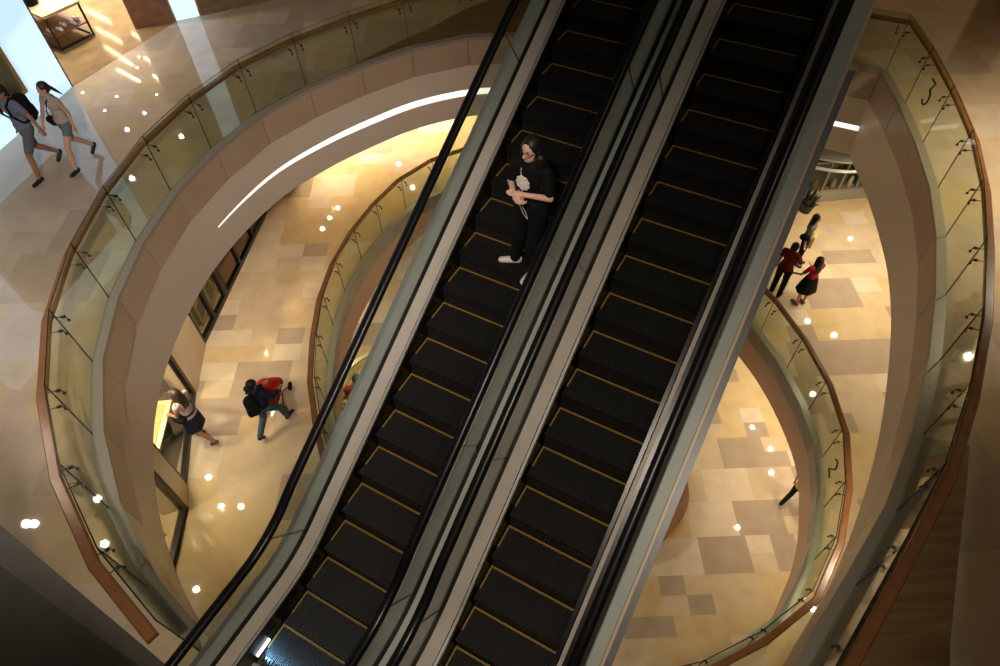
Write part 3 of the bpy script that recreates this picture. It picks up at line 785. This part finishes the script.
# gold frames with lit backs inside the pale window
for k, fr_ in enumerate((.13,.5,.87)):
    p = SW[6].lerp(SW[8], fr_) + Vector((-.52,.05,0)); r = empty('display_cabinet', p, .08, ('tall pale display cabinet with gold frame, upper of three in the pale shop window','pale display cabinet with gold frame, middle of three in the pale shop window','pale display cabinet with gold frame, lowest of three in the pale shop window')[k], 'cabinet')
    mb = MB(); mb.box(-.2,.2,-.24,.24,0,1.9); mb.build('carcass', 'olive', r)
    mb = MB()
    for z_ in (.05,.65,1.25,1.85): mb.box(.2,.24,-.26,.26,z_,z_+.06)
    for y_ in (-.26,.20): mb.box(.2,.24,y_,y_+.06,.05,1.91)
    mb.build('frame', 'gold', r)
    mb = MB(); mb.box(-.2,.24,-.26,.26,1.9,1.95); mb.build('top', 'gold', r)
# display counter in the shop behind the woman
cpt = at(166, 428, Z2+.95)
ct = empty('display_counter', (-7.52, 7.30, Z2), .08, 'lit shop display counter with an orange wood top edged in pale gold', 'counter')
mb = MB(); mb.box(-.55,.55,-.55,.55,0,.9); mb.build('carcass', 'green', ct)
mb = MB(); mb.box(-.6,.6,-.6,.6,.9,.95); mb.build('counter_top', 'gold', ct)
mb = MB(); mb.box(-.5,.5,-.5,.5,.95,.96); mb.build('inset', 'orangewood', ct)
tray = empty('display_tray', (-7.66, 7.36, Z2+.96), .08, 'white raised tray of small goods on the orange counter', 'tray')
mb = MB(); mb.box(-.3,.3,-.42,.42,0,.14); mb.build('tray_base', 'white', tray)
mb = MB()
for (x_, y_) in ((-.12,-.25),(.08,-.05),(-.05,.2)): mb.lathe([(.05,.14),(.06,.2),(.02,.24)], (x_,y_,0), 10)
mb.build('goods', 'redwood', tray)
# chairs near the counter
def stool(loc, rz, label):
    r = empty('shop_chair', loc, rz, label, 'chair')
    mb = MB(); mb.box(-.22,.22,-.22,.22,.42,.47); mb.build('seat', 'darkframe', r)
    mb = MB(); mb.box(-.22,.22,.18,.22,.47,.85); mb.build('backrest', 'darkframe', r)
    for a in (-1,1):
        for b in (-1,1):
            mb = MB(); mb.tube([(a*.19,b*.19,0),(a*.18,b*.18,.42)], .018, 6); mb.build('leg', 'darkframe', r)
s1 = at(164, 393, Z2+.4); s2 = at(157, 446, Z2+.3)
stool((-7.45, 8.30, Z2), .5, 'dark shop chair on the far side of the lit counter')
stool((-7.35, 6.32, Z2), 2.9, 'dark shop chair on the near side of the lit counter')
# chair-like gold frame in the nearest window
s3 = at(168, 532, Z2+.4)
r = empty('gold_stand', (s3.x-.62, s3.y+.25, Z2), .4, 'pale gold folding stand inside the nearest shop window', 'stand')
for nm, q in (('leg', ((-.3,-.3,0),(.1,.3,1.0))), ('leg', ((.3,-.3,0),(-.1,.3,1.0)))):
    mb = MB(); mb.tube(q, .03, 8); mb.build(nm, 'gold', r)
mb = MB(); mb.tube(((-.35,.3,1.0),(.35,.3,1.0)), .03, 8); mb.build('top_rail', 'gold', r)
spot((cpt.x+.3, cpt.y, L3C-.1), 45, (1,.86,.55), 110, name='shop_lamp')
spot((SW[7].x-1.0, SW[7].y, L3C-.1), 45, (1,.9,.65), 120, name='shop_lamp')
spot((SW[4].x-.8, SW[4].y, L3C-.1), 40, (1,.8,.6), 120, name='shop_lamp')
spot((SW[15].x-1.4, SW[15].y, L3C-.1), 22, (1,.86,.5), 120, name='shop_lamp')
# ------------------------------------------------------------------ level two shops on the right
ra, rb_ = at(800, 204, Z2), at(872, 197, Z2); rc_ = at(892, 280, Z2)
def shopfront(a, b, label, base=.35, canopy=False):
    t_ = (b-a).normalized(); L = (b-a).length; r = empty('display_showcase', a, math.atan2(t_.y, t_.x), label, 'showcase')
    mb = MB(); mb.box(0, L, 0, .3, 0, base); mb.build('plinth', 'cap', r)
    mb = MB(); mb.box(0, L, .25, .30, base, 2.7); mb.build('back_panel', 'green', r)
    mb = MB(); k = 0
    while k*.5 < L: mb.box(k*.5, k*.5+.05, .05, .12, base, 2.6); k += 1
    mb.box(0, L, .05, .12, 1.3, 1.36); mb.box(0, L, .05, .12, 2.5, 2.6); mb.build('frame', 'chrome', r)
    mb = MB(); mb.box(0, L, .08, .09, base, 2.5); mb.build('pane', 'wglass', r)
    if canopy:
        mb = MB()
        for z_, dy in ((1.5,-.25),(1.75,-.05)):
            mb.tube([(L*q/14-.3, dy - .35*math.sin(PI*q/14), z_) for q in range(15)], .045, 8)
        mb.build('canopy_rail', 'canopywhite', r, smooth=True)
        mb = MB(); mb.prism([(L*q/14-.3, -.25-.35*math.sin(PI*q/14)) for q in range(15)] + [(L-.3,.04),(-.3,.04)], 1.75, 1.79); mb.build('canopy', 'canopywhite', r)
    return r
shopfront(ra, rb_, 'dark green shop front with curved white canopy beyond the level two opening', .35, True)
shopfront(rb_, rc_, 'dark shop front along the right side of level two', .12)
# goods in the window
t_ = (rb_-ra).normalized(); nrm = Vector((-t_.y, t_.x, 0))
for k in range(6):
    p = ra + t_*(.35+.5*k) + nrm*.16; mb = MB(); mb.lathe([(.05,0),(.07,.1),(.05,.3),(.02,.36)], n=10)
    o = mb.build('display_vase', ('redwood','gold','white')[k % 3], smooth=True); o.location = (p.x, p.y, Z2+.35)
    tag(o, ('first','second','third','fourth','fifth','sixth')[k] + ' small vase from the left in the window under the white canopy', 'vase', 'vases in the canopied shop window')
# dark pot plant by that shop
pp = at(808, 208, Z2)
pt = empty('potted_plant', (pp.x-.12, pp.y-.12, Z2), 0, 'dark leafy potted plant at the corner of the canopied shop front', 'plant')
mb = MB(); mb.lathe([(.14,0),(.2,.3),(.17,.3),(.15,.27)], n=18); mb.build('pot', 'darkframe', pt)
mb = MB()
for k in range(46):
    a = random.uniform(0, 2*PI); q = random.uniform(.1,.34); z_ = random.uniform(.3,.85)
    p = Vector((math.cos(a)*q*.5, math.sin(a)*q*.5, .3)); e_ = Vector((math.cos(a)*q*1.2, math.sin(a)*q*1.2, z_)); sd_ = Vector((-math.sin(a), math.cos(a), 0))*.035
    mdl = p.lerp(e_, .55); n0 = len(mb.v); mb.v += [p, mdl+sd_, e_, mdl-sd_]; mb.f.append((n0,n0+1,n0+2,n0+3)); mb.mi.append(0)
mb.build('leaves', 'darkleaf', pt)

# ------------------------------------------------------------------ level one pieces
kq = at(700, 400, Z1+1.0)
k1 = at(667, 486, Z1+.9)
kk = empty('round_planter', (k1.x-1.0, k1.y, Z1), 0, 'round wooden counter seen low beyond the right escalator edge', 'counter')
mb = MB(); mb.lathe([(1.3,0),(1.45,.1),(1.5,.9),(1.42,.92)], n=40); mb.build('counter_body', 'orangewood', kk)
mb = MB(); mb.lathe([(1.55,.92),(1.55,.98),(1.0,.98)], n=40); mb.build('counter_top', 'redwood', kk)
k2 = at(385, 395, Z1+.8)
kb = empty('round_kiosk', (k2.x+.2, k2.y, Z1), 0, 'round glass kiosk with coloured goods below the left handrail', 'kiosk')
mb = MB(); mb.lathe([(1.7,0),(1.7,.5),(1.6,.52)], n=40); mb.build('kiosk_base', 'orangewood', kb)
mb = MB(); mb.ring([(1.75,.9),(1.75,.96),(1.62,.96),(1.62,.9)]); mb.build('rim', 'gold', kb)
mb = MB(); mb.ring([(1.7,.52),(1.7,.9),(1.69,.9),(1.69,.52)]); mb.build('kiosk_glass', 'glass', kb)
for k in range(6):
    a = 2.2+.36*k; mb = MB(); mb.box(-.16,.16,-.1,.1,0,.16+.05*(k % 3)); mb.box(-.12,.12,-.06,.06,.16,.3)
    o = mb.build('goods_box', ('navy','green','red','orangewood','teal','white')[k]); o.location = (k2.x+.2+1.35*math.cos(a), k2.y+1.35*math.sin(a), Z1+.52); o.rotation_euler.z = a
    tag(o, ('blue','green','red','orange','grey-green','white')[k] + ' goods box in the round kiosk', 'box', 'goods boxes in the round kiosk')

# ------------------------------------------------------------------ people
def person(name_loc, heading, H, pose, outfit, label, seed=0, vox=.008, group=None, female=False):
    """joints in metres for a 1.7 m figure: x to the figure's right, y forward, z up"""
    k = H/1.7
    J = dict(pelvis=(0,0,.94), waist=(0,.0,1.08), chest=(0,0,1.28), neck=(0,-.005,1.44), head=(0,.02,1.585),
             sl=(-.17,0,1.39), sr=(.17,0,1.39), el=(-.22,-.02,1.12), er=(.22,-.02,1.12), wl=(-.23,.06,.88), wr=(.23,.06,.88),
             hl=(-.09,0,.92), hr=(.09,0,.92), kl=(-.10,.02,.50), kr=(.10,.02,.50), al=(-.10,0,.085), ar=(.10,0,.085), tl=(-.11,.16,.03), tr=(.11,.16,.03),
             gl=None, gr=None)
    J.update(pose)
    P = {n: (Vector(v)*k if v is not None else None) for n, v in J.items()}
    r = empty('person', name_loc, heading, label, 'person', group)
    F = .9 if female else 1.0
    sk = outfit.get('skin', 'skin'); facedir = Vector(outfit.get('face', (0,1,0))).normalized()
    yaw = math.atan2(-facedir.x, facedir.y); tilt = outfit.get('nod', 0.0)
    RH = Matrix.Rotation(yaw, 3, 'Z') @ Matrix.Rotation(-tilt, 3, 'X')
    hd = P['head']
    def h(x, y, z): return hd + RH @ (Vector((x, y, z))*k)
    b = MB()
    b.ell(hd + RH @ Vector((0,-.005*k,.02*k)), (.076*k,.095*k,.105*k), rot=RH)
    b.ell(h(0,.022,-.055), (.055*k,.062*k,.058*k), rot=RH)                      # jaw
    b.rcone(h(0,.082,.0), h(0,.100,-.022), .010*k, .013*k, 8)                   # nose
    for s in (-1,1): b.ell(h(s*.078,-.005,-.005), (.012*k,.02*k,.03*k), 8, rot=RH)   # ears
    b.rcone(P['neck']-Vector((0,0,.05*k)), hd-Vector((0,.01,.05))*k, .055*k*F, .048*k*F)
    ax = (P['sr']-P['sl']).normalized()
    c = P['chest']
    b.ell(c+Vector((0,0,.03*k)), (.155*k*F,.105*k*F,.17*k), rot=Matrix.Identity(3))
    b.rcone(P['sl']+ax*.05*k, P['sr']-ax*.05*k, .062*k*F, .062*k*F)
    b.ell(P['waist'], (.13*k*F,.095*k*F,.14*k)); b.ell(P['pelvis'], (.155*k*(1.0 if female else .98),.11*k,.12*k))
    b.rcone(P['neck']-Vector((0,0,.03*k)), P['sl']+ax*.03*k, .05*k*F, .052*k*F); b.rcone(P['neck']-Vector((0,0,.03*k)), P['sr']-ax*.03*k, .05*k*F, .052*k*F)
    def hand(wr, el, side, grip):
        d = (wr-el).normalized(); d = Vector(grip).normalized() if grip is not None else d
        side_v = d.cross(Vector((0,0,1))); 
        if side_v.length < .2: side_v = Vector((0,1,0))
        side_v.normalize(); pn = d.cross(side_v)
        pc = wr + d*.045*k
        b.rcone(wr, pc + d*.02*k, .024*k, .030*k); b.rcone(pc-side_v*.02*k, pc+side_v*.02*k, .020*k, .020*k)
        for q, (o_, L_f) in enumerate(((-.030,.062),(-.010,.075),(.010,.070),(.029,.055))):
            a0 = pc + side_v*o_*k + d*.03*k; a1 = a0 + d*L_f*.55*k - pn*.004*k; a2 = a1 + d*L_f*.42*k - pn*.022*k
            b.rcone(a0, a1, .0095*k, .009*k, 6); b.rcone(a1, a2, .009*k, .0075*k, 6)
        th = pc + side_v*(-.028 if side > 0 else .028)*k - d*.02*k
        b.rcone(th, th + (side_v*(-.03 if side > 0 else .03) + d*.035)*k, .012*k, .009*k, 6)
    for s, S_, E_, W_, G_ in ((-1,'sl','el','wl','gl'),(1,'sr','er','wr','gr')):
        b.rcone(P[S_], P[E_], .050*k*F, .038*k*F); b.rcone(P[E_], P[W_], .038*k*F, .025*k*F); hand(P[W_], P[E_], s, J[G_])
    for s, a_, kn, an, to in ((-1,'hl','kl','al','tl'),(1,'hr','kr','ar','tr')):
        b.rcone(P[a_], P[kn], .086*k, .056*k); mid = P[kn].lerp(P[an], .3) + Vector((0,-.012*k,0))
        b.rcone(P[kn], mid, .054*k, .054*k); b.rcone(mid, P[an], .054*k, .034*k)
        heel = P[an] + (P[an]-P[to]).normalized()*.03*k - Vector((0,0,.03*k))
        b.rcone(heel, P[to], .034*k, .026*k)
    b.build('body', sk, r, remesh=vox, sm_it=3)
    # face
    e = MB()
    for s in (-1,1): e.ell(h(s*.031,.079,.012), (.012*k,.007*k,.006*k), 8, rot=RH); e.rcone(h(s*.018,.086,.034), h(s*.046,.078,.034), .004*k, .003*k, 6)
    e.build('eyes', 'hair', r, smooth=True)
    e = MB(); e.rcone(h(-.02,.079,-.05), h(.02,.079,-.05), .007*k, .007*k, 6); e.build('mouth', 'lips', r, smooth=True)
    # hair
    hm = outfit.get('hair', 'hair'); hs_ = outfit.get('hairstyle', 'short'); g = MB()
    g.ell(h(0,-.022,.040), (.089*k,.100*k,.100*k), rot=RH); g.ell(h(0,-.05,.0), (.084*k,.075*k,.095*k), rot=RH)
    if hs_ == 'long':
        for x, y, z, zz, rr in ((-.06,-.03,.0,-.24,.035),(.06,-.03,.0,-.24,.035),(0,-.07,.0,-.33,.055),(-.04,-.065,.0,-.31,.045),(.04,-.065,.0,-.31,.045),(-.075,.02,.02,-.20,.022),(.075,.02,.02,-.20,.022)):
            g.rcone(h(x,y,z), h(x*1.45,y-.03,zz), rr*k, rr*.75*k)
    if hs_ == 'verylong':
        for x, y, z, zz, rr in ((-.07,-.02,.0,-.36,.04),(.07,-.02,.0,-.36,.04),(0,-.07,.0,-.42,.06),(-.04,-.06,.0,-.4,.05),(.04,-.06,.0,-.4,.05),(.08,.0,.02,-.34,.03),(-.10,-.02,-.06,-.40,.05),(-.12,-.04,-.15,-.36,.05)):
            g.rcone(h(x,y,z), h(x*1.35,y-.0,zz), rr*k, rr*.8*k)
    if hs_ == 'tail':
        tl_ = outfit.get('tail', (0,-.2,-.12)); g.ell(h(0,-.10,.02), (.035*k,)*3); g.rcone(h(0,-.10,.02), h(0,-.10,.02).lerp(h(*tl_), .5), .032*k, .03*k); g.rcone(h(0,-.10,.02).lerp(h(*tl_), .5), h(*tl_), .03*k, .010*k)
    g.build('hair', hm, r, remesh=vox*1.2, sm_it=8 if hs_ == 'verylong' else 2)
    # clothes
    t_ = MB(); F2 = F
    c = P['chest']
    t_.ell(c+Vector((0,0,.03*k)), (.172*k*F2,.122*k*F2,.185*k)); t_.ell(P['waist'], (.150*k*F2,.118*k*F2,.15*k))
    t_.rcone(P['sl']+ax*.04*k, P['sr']-ax*.04*k, .074*k*F2, .074*k*F2)
    t_.rcone(P['neck']-Vector((0,0,.05*k)), P['sl']+ax*.02*k, .056*k*F2, .064*k*F2); t_.rcone(P['neck']-Vector((0,0,.05*k)), P['sr']-ax*.02*k, .056*k*F2, .064*k*F2)
    t_.ell(P['pelvis']+Vector((0,0,.04*k)), (.172*k,.132*k,.11*k))
    sv = outfit.get('sleeve', .6)
    for S_, E_, W_ in (('sl','el','wl'),('sr','er','wr')):
        if sv > 0:
            q = min(1, sv); t_.rcone(P[S_], P[S_].lerp(P[E_], q), .065*k*F2, .058*k*F2)
        if sv > 1: t_.rcone(P[E_], P[E_].lerp(P[W_], sv-1), .056*k*F2, .042*k*F2)
    t_.build(outfit.get('topname', 'shirt'), outfit['top'], r, remesh=vox*1.3, sm_it=2)
    bt = outfit['bottom']; bl = outfit.get('blen', 2.0); w_ = MB()
    if outfit.get('skirt'):
        zb = outfit['skirt']*k; rb_, = (outfit.get('flare', .22)*k,)
        mid = (P['kl']+P['kr'])/2
        sb = MB(); top = P['pelvis']+Vector((0,0,.12*k)); bot = Vector((mid.x*.6, mid.y*.6, zb))
        for q in range(9):
            f = q/8; cc_ = top.lerp(bot, f); rr = (.150*k)*(1-f)+rb_*f + .012*k*math.sin(PI*f)
            for a in range(24):
                an = 2*PI*a/24; rp = rr*(1+ .05*f*math.sin(an*6)); sb.v.append(cc_ + Vector((rp*math.cos(an), rp*.8*math.sin(an), 0)))
        for q in range(8):
            for a in range(24): sb.f.append((q*24+a, q*24+(a+1) % 24, (q+1)*24+(a+1) % 24, (q+1)*24+a)); sb.mi.append(0)
        sb.f.append(tuple(reversed(range(24)))); sb.mi.append(0)
        sb.f.append(tuple(8*24+a for a in range(24))); sb.mi.append(0)
        sb.build('skirt', bt, r, smooth=True)
    else:
        w_.ell(P['pelvis'], (.168*k,.125*k,.125*k))
        for a_, kn, an in (('hl','kl','al'),('hr','kr','ar')):
            q = min(1, bl); w_.rcone(P[a_], P[a_].lerp(P[kn], q), .098*k, (.098-.032*q)*k)
            if bl > 1: w_.rcone(P[kn], P[kn].lerp(P[an], min(.97, bl-1)), .072*k, .058*k); w_.ell(P[kn]-Vector((0,.0,0)), (.072*k,)*3)
        w_.build('trousers' if bl > 1 else 'shorts', bt, r, remesh=vox*1.3, sm_it=2)
    for an, to in (('al','tl'),('ar','tr')):
        m = MB(); heel = P[an] + (P[an]-P[to]).normalized()*.035*k - Vector((0,0,.035*k))
        m.rcone(heel, P[to], .043*k, .036*k, 10); m.rcone(heel+Vector((0,0,.01*k)), P[an]-Vector((0,0,.01*k)), .042*k, .042*k, 10)
        for v in m.v: v.z = max(v.z, min(heel.z, P[to].z) - .040*k + .0)
        m.build('shoe', outfit['shoe'], r, smooth=True)
    return r, P, k, h
def facing(dx, dy): return math.atan2(-dx, dy)
def ground(obj_pos, z): return Vector((obj_pos.x, obj_pos.y, z))

# woman riding the left escalator
f0 = at(531, 264, 2.07)
EH = facing(-.62, -.80)
wloc = Vector((f0.x-.03, f0.y, 2.10))
hw = (wloc.x*HV.x + wloc.y*HV.y)
kst = math.floor((hw - .25)/.4) + 1; 
for kq_ in range(2, 20):               # the tread whose height and extent meet the sight line of her feet
    zk = .57735*((.25+.4*kq_)-1.33); pk = at(530, 272, zk); hk = pk.x*HV.x + pk.y*HV.y
    if .25+.4*kq_-.40 < hk <= .25+.4*kq_ : wloc = Vector((pk.x, pk.y, zk+.004))
r, P, k, h = person(wloc, EH, 1.77, dict(er=(.22,.03,1.15), wr=(.03,.23,1.16), el=(-.24,.04,1.15), wl=(-.02,.20,1.21), gr=(-1,.25,.05), gl=(1,.15,-.25), kr=(.13,.02,.5), ar=(.21,-.02,.085), tr=(.35,.05,.03), al=(-.05,.04,.085), kl=(-.07,.06,.5), tl=(-.04,.19,.03)),
                    dict(top='blk', bottom='blk', shoe='wshoe', skin='skinl', hairstyle='verylong', hair='hair', face=(.10,1,0), nod=.02, sleeve=.75), 'person in black with white print shirt and crossed arms riding the escalator', vox=.006, female=True)
pm = MB()      # flower-like print on the shirt front
for q in range(9):
    a = 2*PI*q/9; pm.ell((.02*k+.05*k*math.cos(a), .118*k, 1.27*k+.055*k*math.sin(a)), (.032*k,.012*k,.028*k), 8)
pm.ell((.02*k,.122*k,1.27*k), (.045*k,.014*k,.045*k), 10)
pm.build('shirt_print', 'printw', r, smooth=True)
pm = MB(); pm.ell((.215*k,.015*k,1.30*k), (.012*k,.028*k,.036*k), 8); pm.build('sleeve_print', 'printw', r, smooth=True)
gm = MB()
for s in (-1,1): gm.tube([h(s*.034+.026*math.cos(2*PI*q/12), .093, .008+.022*math.sin(2*PI*q/12)) for q in range(12)], .003, 5, closed=True)
gm.tube([h(-.008,.095,.012), h(.008,.095,.012)], .003, 5)
for s in (-1,1): gm.tube([h(s*.06,.09,.012), h(s*.08,.0,.01)], .003, 5)
gm.build('glasses', 'darkframe', r)
cm_ = MB(); cm_.tube([Vector(q)*k for q in ((.05,.10,1.42),(.03,.135,1.3),(.0,.15,1.18),(.02,.17,1.04),(-.03,.165,.94),(-.07,.16,.90),(-.05,.17,.99),(-.02,.19,1.07))], .0035, 5); cm_.build('earphone_cord', 'white', r)

# couple walking hand in hand on level three
mdir = (-.45, -.9)
mp = (at(46, 182) + at(60, 160))/2; wp = (at(79, 173) + at(97, 152))/2
walkL = dict(kl=(-.10,.26,.52), al=(-.10,.34,.09), tl=(-.11,.49,.05), kr=(.10,-.03,.50), ar=(.10,-.33,.17), tr=(.11,-.24,.04), pelvis=(0,0,.93))
walkR = dict(kr=(.10,.26,.52), ar=(.10,.34,.09), tr=(.11,.49,.05), kl=(-.10,-.03,.50), al=(-.10,-.33,.17), tl=(-.11,-.24,.04), pelvis=(0,0,.93))
mh = facing(*mdir)
rm, Pm, km, hm_ = person(Vector((mp.x, mp.y, 0)), mh, 1.74, dict(walkL, el=(-.28,-.05,1.15), wl=(-.38,-.03,.98), er=(.22,-.10,1.13), wr=(.25,-.02,.88)),
       dict(top='slate', bottom='shortsg', blen=.85, shoe='shoe', skin='skin2', hairstyle='short', sleeve=.6), 'person in grey-blue tee and dark shorts, holding hands beside the balustrade')
rw, Pw, kw, hw_ = person(Vector((wp.x, wp.y, 0)), mh, 1.64, dict(walkL, er=(.20,.15,1.14), wr=(.05,.36,1.02), el=(-.20,-.06,1.13), wl=(-.20,-.02,.88)),
       dict(top='beige', bottom='teal', blen=.42, shoe='shoe', skin='skin', hairstyle='tail', tail=(-.05,-.24,-.20), hair='hairb', sleeve=.35, face=(.25,1,0)), 'person in pale top and denim shorts with dark tied hair, walking with a partner', female=True)
def wcarry(name, owner, parts, label, cat):
    o = empty(name, owner.location, owner.rotation_euler.z, label, cat)
    for nm, mm, fn, sm in parts:
        mb = MB(); fn(mb); mb.build(nm, mm, o, smooth=sm)
    return o
def pack(k, mm_):
    return [('pack_body', mm_, lambda m: (m.rcone((0,-.20*k,1.05*k),(0,-.20*k,1.33*k),.13*k,.12*k,14), m.rcone((0,-.29*k,1.03*k),(0,-.28*k,1.15*k),.07*k,.07*k,12)), True),
            ('strap', mm_, lambda m: m.tube([(-.09*k,-.13*k,1.43*k),(-.10*k,.0,1.485*k),(-.10*k,.115*k,1.40*k),(-.11*k,.13*k,1.22*k),(-.15*k,.03*k,1.06*k),(-.13*k,-.13*k,1.02*k)], .020*k, 6), True),
            ('strap', mm_, lambda m: m.tube([(.09*k,-.13*k,1.43*k),(.10*k,.0,1.485*k),(.10*k,.115*k,1.40*k),(.11*k,.13*k,1.22*k),(.15*k,.03*k,1.06*k),(.13*k,-.13*k,1.02*k)], .020*k, 6), True)]
wcarry('backpack', rm, pack(km, 'blk'), 'black backpack on the back of the person in the grey-blue tee', 'backpack')
wcarry('shoulder_bag', rw, [('bag_body', 'blk', lambda m: m.rcone((.17*kw,.06*kw,.90*kw),(.17*kw,.10*kw,.98*kw),.075*kw,.075*kw), True),
       ('strap', 'blk', lambda m: m.tube([(.16*kw,.10*kw,.98*kw),(.10*kw,.125*kw,1.18*kw),(-.04*kw,.10*kw,1.40*kw),(-.08*kw,.0,1.46*kw),(-.05*kw,-.11*kw,1.35*kw),(.14*kw,-.06*kw,1.0*kw)], .012*kw, 6), True)],
       'small black shoulder bag worn by the person in denim shorts', 'bag')

# level two: woman by the shop window
lp_ = (at(213, 440, Z2) + at(202, 437, Z2))/2
rl, Pl, kl, hl_ = person(Vector((lp_.x, lp_.y, Z2)), facing(-1, .25), 1.85, dict(walkR, kr=(.10,.18,.50), ar=(.10,.14,.09), tr=(.11,.29,.04), kl=(-.10,.02,.48), al=(-.10,-.28,.15), tl=(-.11,-.17,.04), er=(.23,.10,1.14), wr=(.22,.30,1.18), el=(-.21,.06,1.12), wl=(-.15,.26,1.02)),
       dict(top='pink', bottom='navy', skirt=.50, flare=.22, shoe='brownshoe', skin='skin2', hairstyle='long', hair='hairb', sleeve=.3), 'person in pale top and navy skirt beside the shop window', female=True)
wcarry('shoulder_bag', rl, [('bag_body', 'blk', lambda m: m.rcone((-.19*kl,.02,1.0*kl),(-.19*kl,.12*kl,1.02*kl),.085*kl,.08*kl), True),
       ('strap', 'blk', lambda m: m.tube([(-.2*kl,.02,1.05*kl),(-.17*kl,.02,1.3*kl),(-.15*kl,-.02*kl,1.47*kl),(-.18*kl,.10*kl,1.08*kl)], .012*kl, 6), True)], 'dark bag on the arm of the person in the navy skirt', 'bag')
# man with backpack and stroller
sp_ = (at(265, 446, Z2) + at(286, 414, Z2))/2
sd = (at(286, 414, Z2) - at(265, 446, Z2)).normalized(); sh_ = facing(sd.x, sd.y)
rs, Ps, ks, hs2 = person(Vector((sp_.x, sp_.y, Z2)), sh_, 1.84, dict(walkR, er=(.22,.12,1.13), wr=(.18,.36,1.04), el=(-.22,.12,1.13), wl=(-.18,.36,1.04)),
       dict(top='navy', topname='jacket', bottom='jeans', shoe='shoe', skin='skin2', hairstyle='short', sleeve=1.8), 'person in navy jacket and jeans pushing the red pushchair')
wcarry('backpack', rs, pack(ks, 'blk'), 'black backpack on the person pushing the red pushchair', 'backpack')
so = at(277, 404, Z2); so.z = Z2
st_ = empty('pushchair', so, sh_ + .35, 'red pushchair with hood, pushed by the person in the navy jacket', 'pushchair')
m = MB(); m.rcone((0,-.12,.42),(0,.2,.45),.20,.19,14); m.rcone((0,-.16,.5),(0,-.22,.85),.19,.17,14); m.build('seat', 'red', st_, remesh=.015, sm_it=3)
m = MB()
for q in range(9):
    a = -.2+1.5*q/8
    for s in range(9):
        x = -.21+.42*s/8; rr = .30*math.sqrt(max(.02, 1-(x/.235)**2*.75)); m.v.append(Vector((x, -.16+rr*math.sin(a), .72+rr*math.cos(a)*1.05)))
for q in range(8):
    for s in range(8): m.f.append((q*9+s, q*9+s+1, (q+1)*9+s+1, (q+1)*9+s)); m.mi.append(0)
o = m.build('hood', 'red', st_, smooth=True); md = o.modifiers.new('thick', 'SOLIDIFY'); md.thickness = .012
m = MB(); m.rcone((0,.22,.40),(0,.42,.26),.14,.12,12); m.build('footrest', 'red', st_, smooth=True)
for s in (-1,1):
    m = MB(); m.tube([(s*.20,-.46,1.02),(s*.21,-.28,.80),(s*.22,.05,.42),(s*.22,.42,.10)], .014, 8); m.tube([(s*.22,.05,.42),(s*.23,-.25,.10)], .013, 8); m.build('frame', 'darkframe', st_)
m = MB(); m.tube([(-.20,-.46,1.02),(0,-.48,1.03),(.20,-.46,1.02)], .017, 8); m.build('push_handle', 'blk', st_)
for x_, y_ in ((-.24,-.25),(.24,-.25),(-.24,.42),(.24,.42)):
    m = MB(); m.tube([(x_-.02,y_,.10),(x_+.02,y_,.10)], .10, 18); m.build('wheel', 'blk', st_)

# three people on the right of level two
def trio(px, py, H, head, pose, outfit, label, female=False):
    p = at(px, py, Z2); return person(Vector((p.x, p.y, Z2)), head, H, pose, outfit, label, female=female)
ra_, Pa, ka, ha = trio(774, 295, 1.76, facing(.55,.5), dict(er=(.24,.12,1.14), wr=(.17,.36,1.0), el=(-.22,.05,1.12)),
     dict(top='maroon', bottom='blk', shoe='shoe', skin='skin', hairstyle='short', sleeve=.7), 'person in dark red shirt and black trousers reaching towards the others')
rb2, Pb, kb_, hb_ = trio(799, 304, 1.60, facing(-.2,.9), dict(el=(-.26,.08,1.12), wl=(-.34,.24,1.02), er=(.20,.10,1.10), wr=(.12,.24,1.15)),
     dict(top='red', bottom='blk', skirt=.56, flare=.27, shoe='brownshoe', skin='skin', hairstyle='long', sleeve=.7), 'person in red top and flared black skirt seen from behind', female=True)
rc2, Pc, kc, hc_ = trio(796, 263, 1.64, facing(.7,-.6), dict(er=(.22,.0,1.12), wr=(.24,.05,.88)),
     dict(top='greycloth', bottom='blk', shoe='shoe', skin='skin', hairstyle='long', sleeve=1.6), 'person in grey top and black trousers carrying a yellow bag', female=True)
bo = wcarry('shopping_bag', rc2, [('bag_body', 'ybag', lambda m: m.box(-.50,-.22,.02,.14,.42,.80), False),
      ('handle', 'ybag', lambda m: m.tube([(-.44,.08,.80),(-.40,.08,.90),(-.26,.08,.90),(-.28,.08,.80)], .008, 6), True)], 'yellow paper shopping bag held by the person in the grey top', 'bag')
wcarry('shoulder_bag', rc2, [('bag_body', 'blk', lambda m: m.rcone((.27,-.06,1.08),(.27,.04,1.10),.085,.08), True), ('strap', 'blk', lambda m: m.tube([(.22,-.05,1.12),(.17,-.06,1.3),(.15,.0,1.45),(.20,.08,1.15)], .012, 6), True)],
      'black shoulder bag on the person in the grey top', 'bag')
# person on level one, mostly hidden by the level two edge
p1_ = at(790, 503, Z1)
person(Vector((p1_.x, p1_.y, Z1)), facing(.8,.5), 1.7, dict(walkR, el=(-.24,.05,1.15)), dict(top='ytop', bottom='blk', shoe='shoe', skin='skin', hairstyle='short', sleeve=.6), 'person in yellow top and black trousers on the lowest level, half hidden')
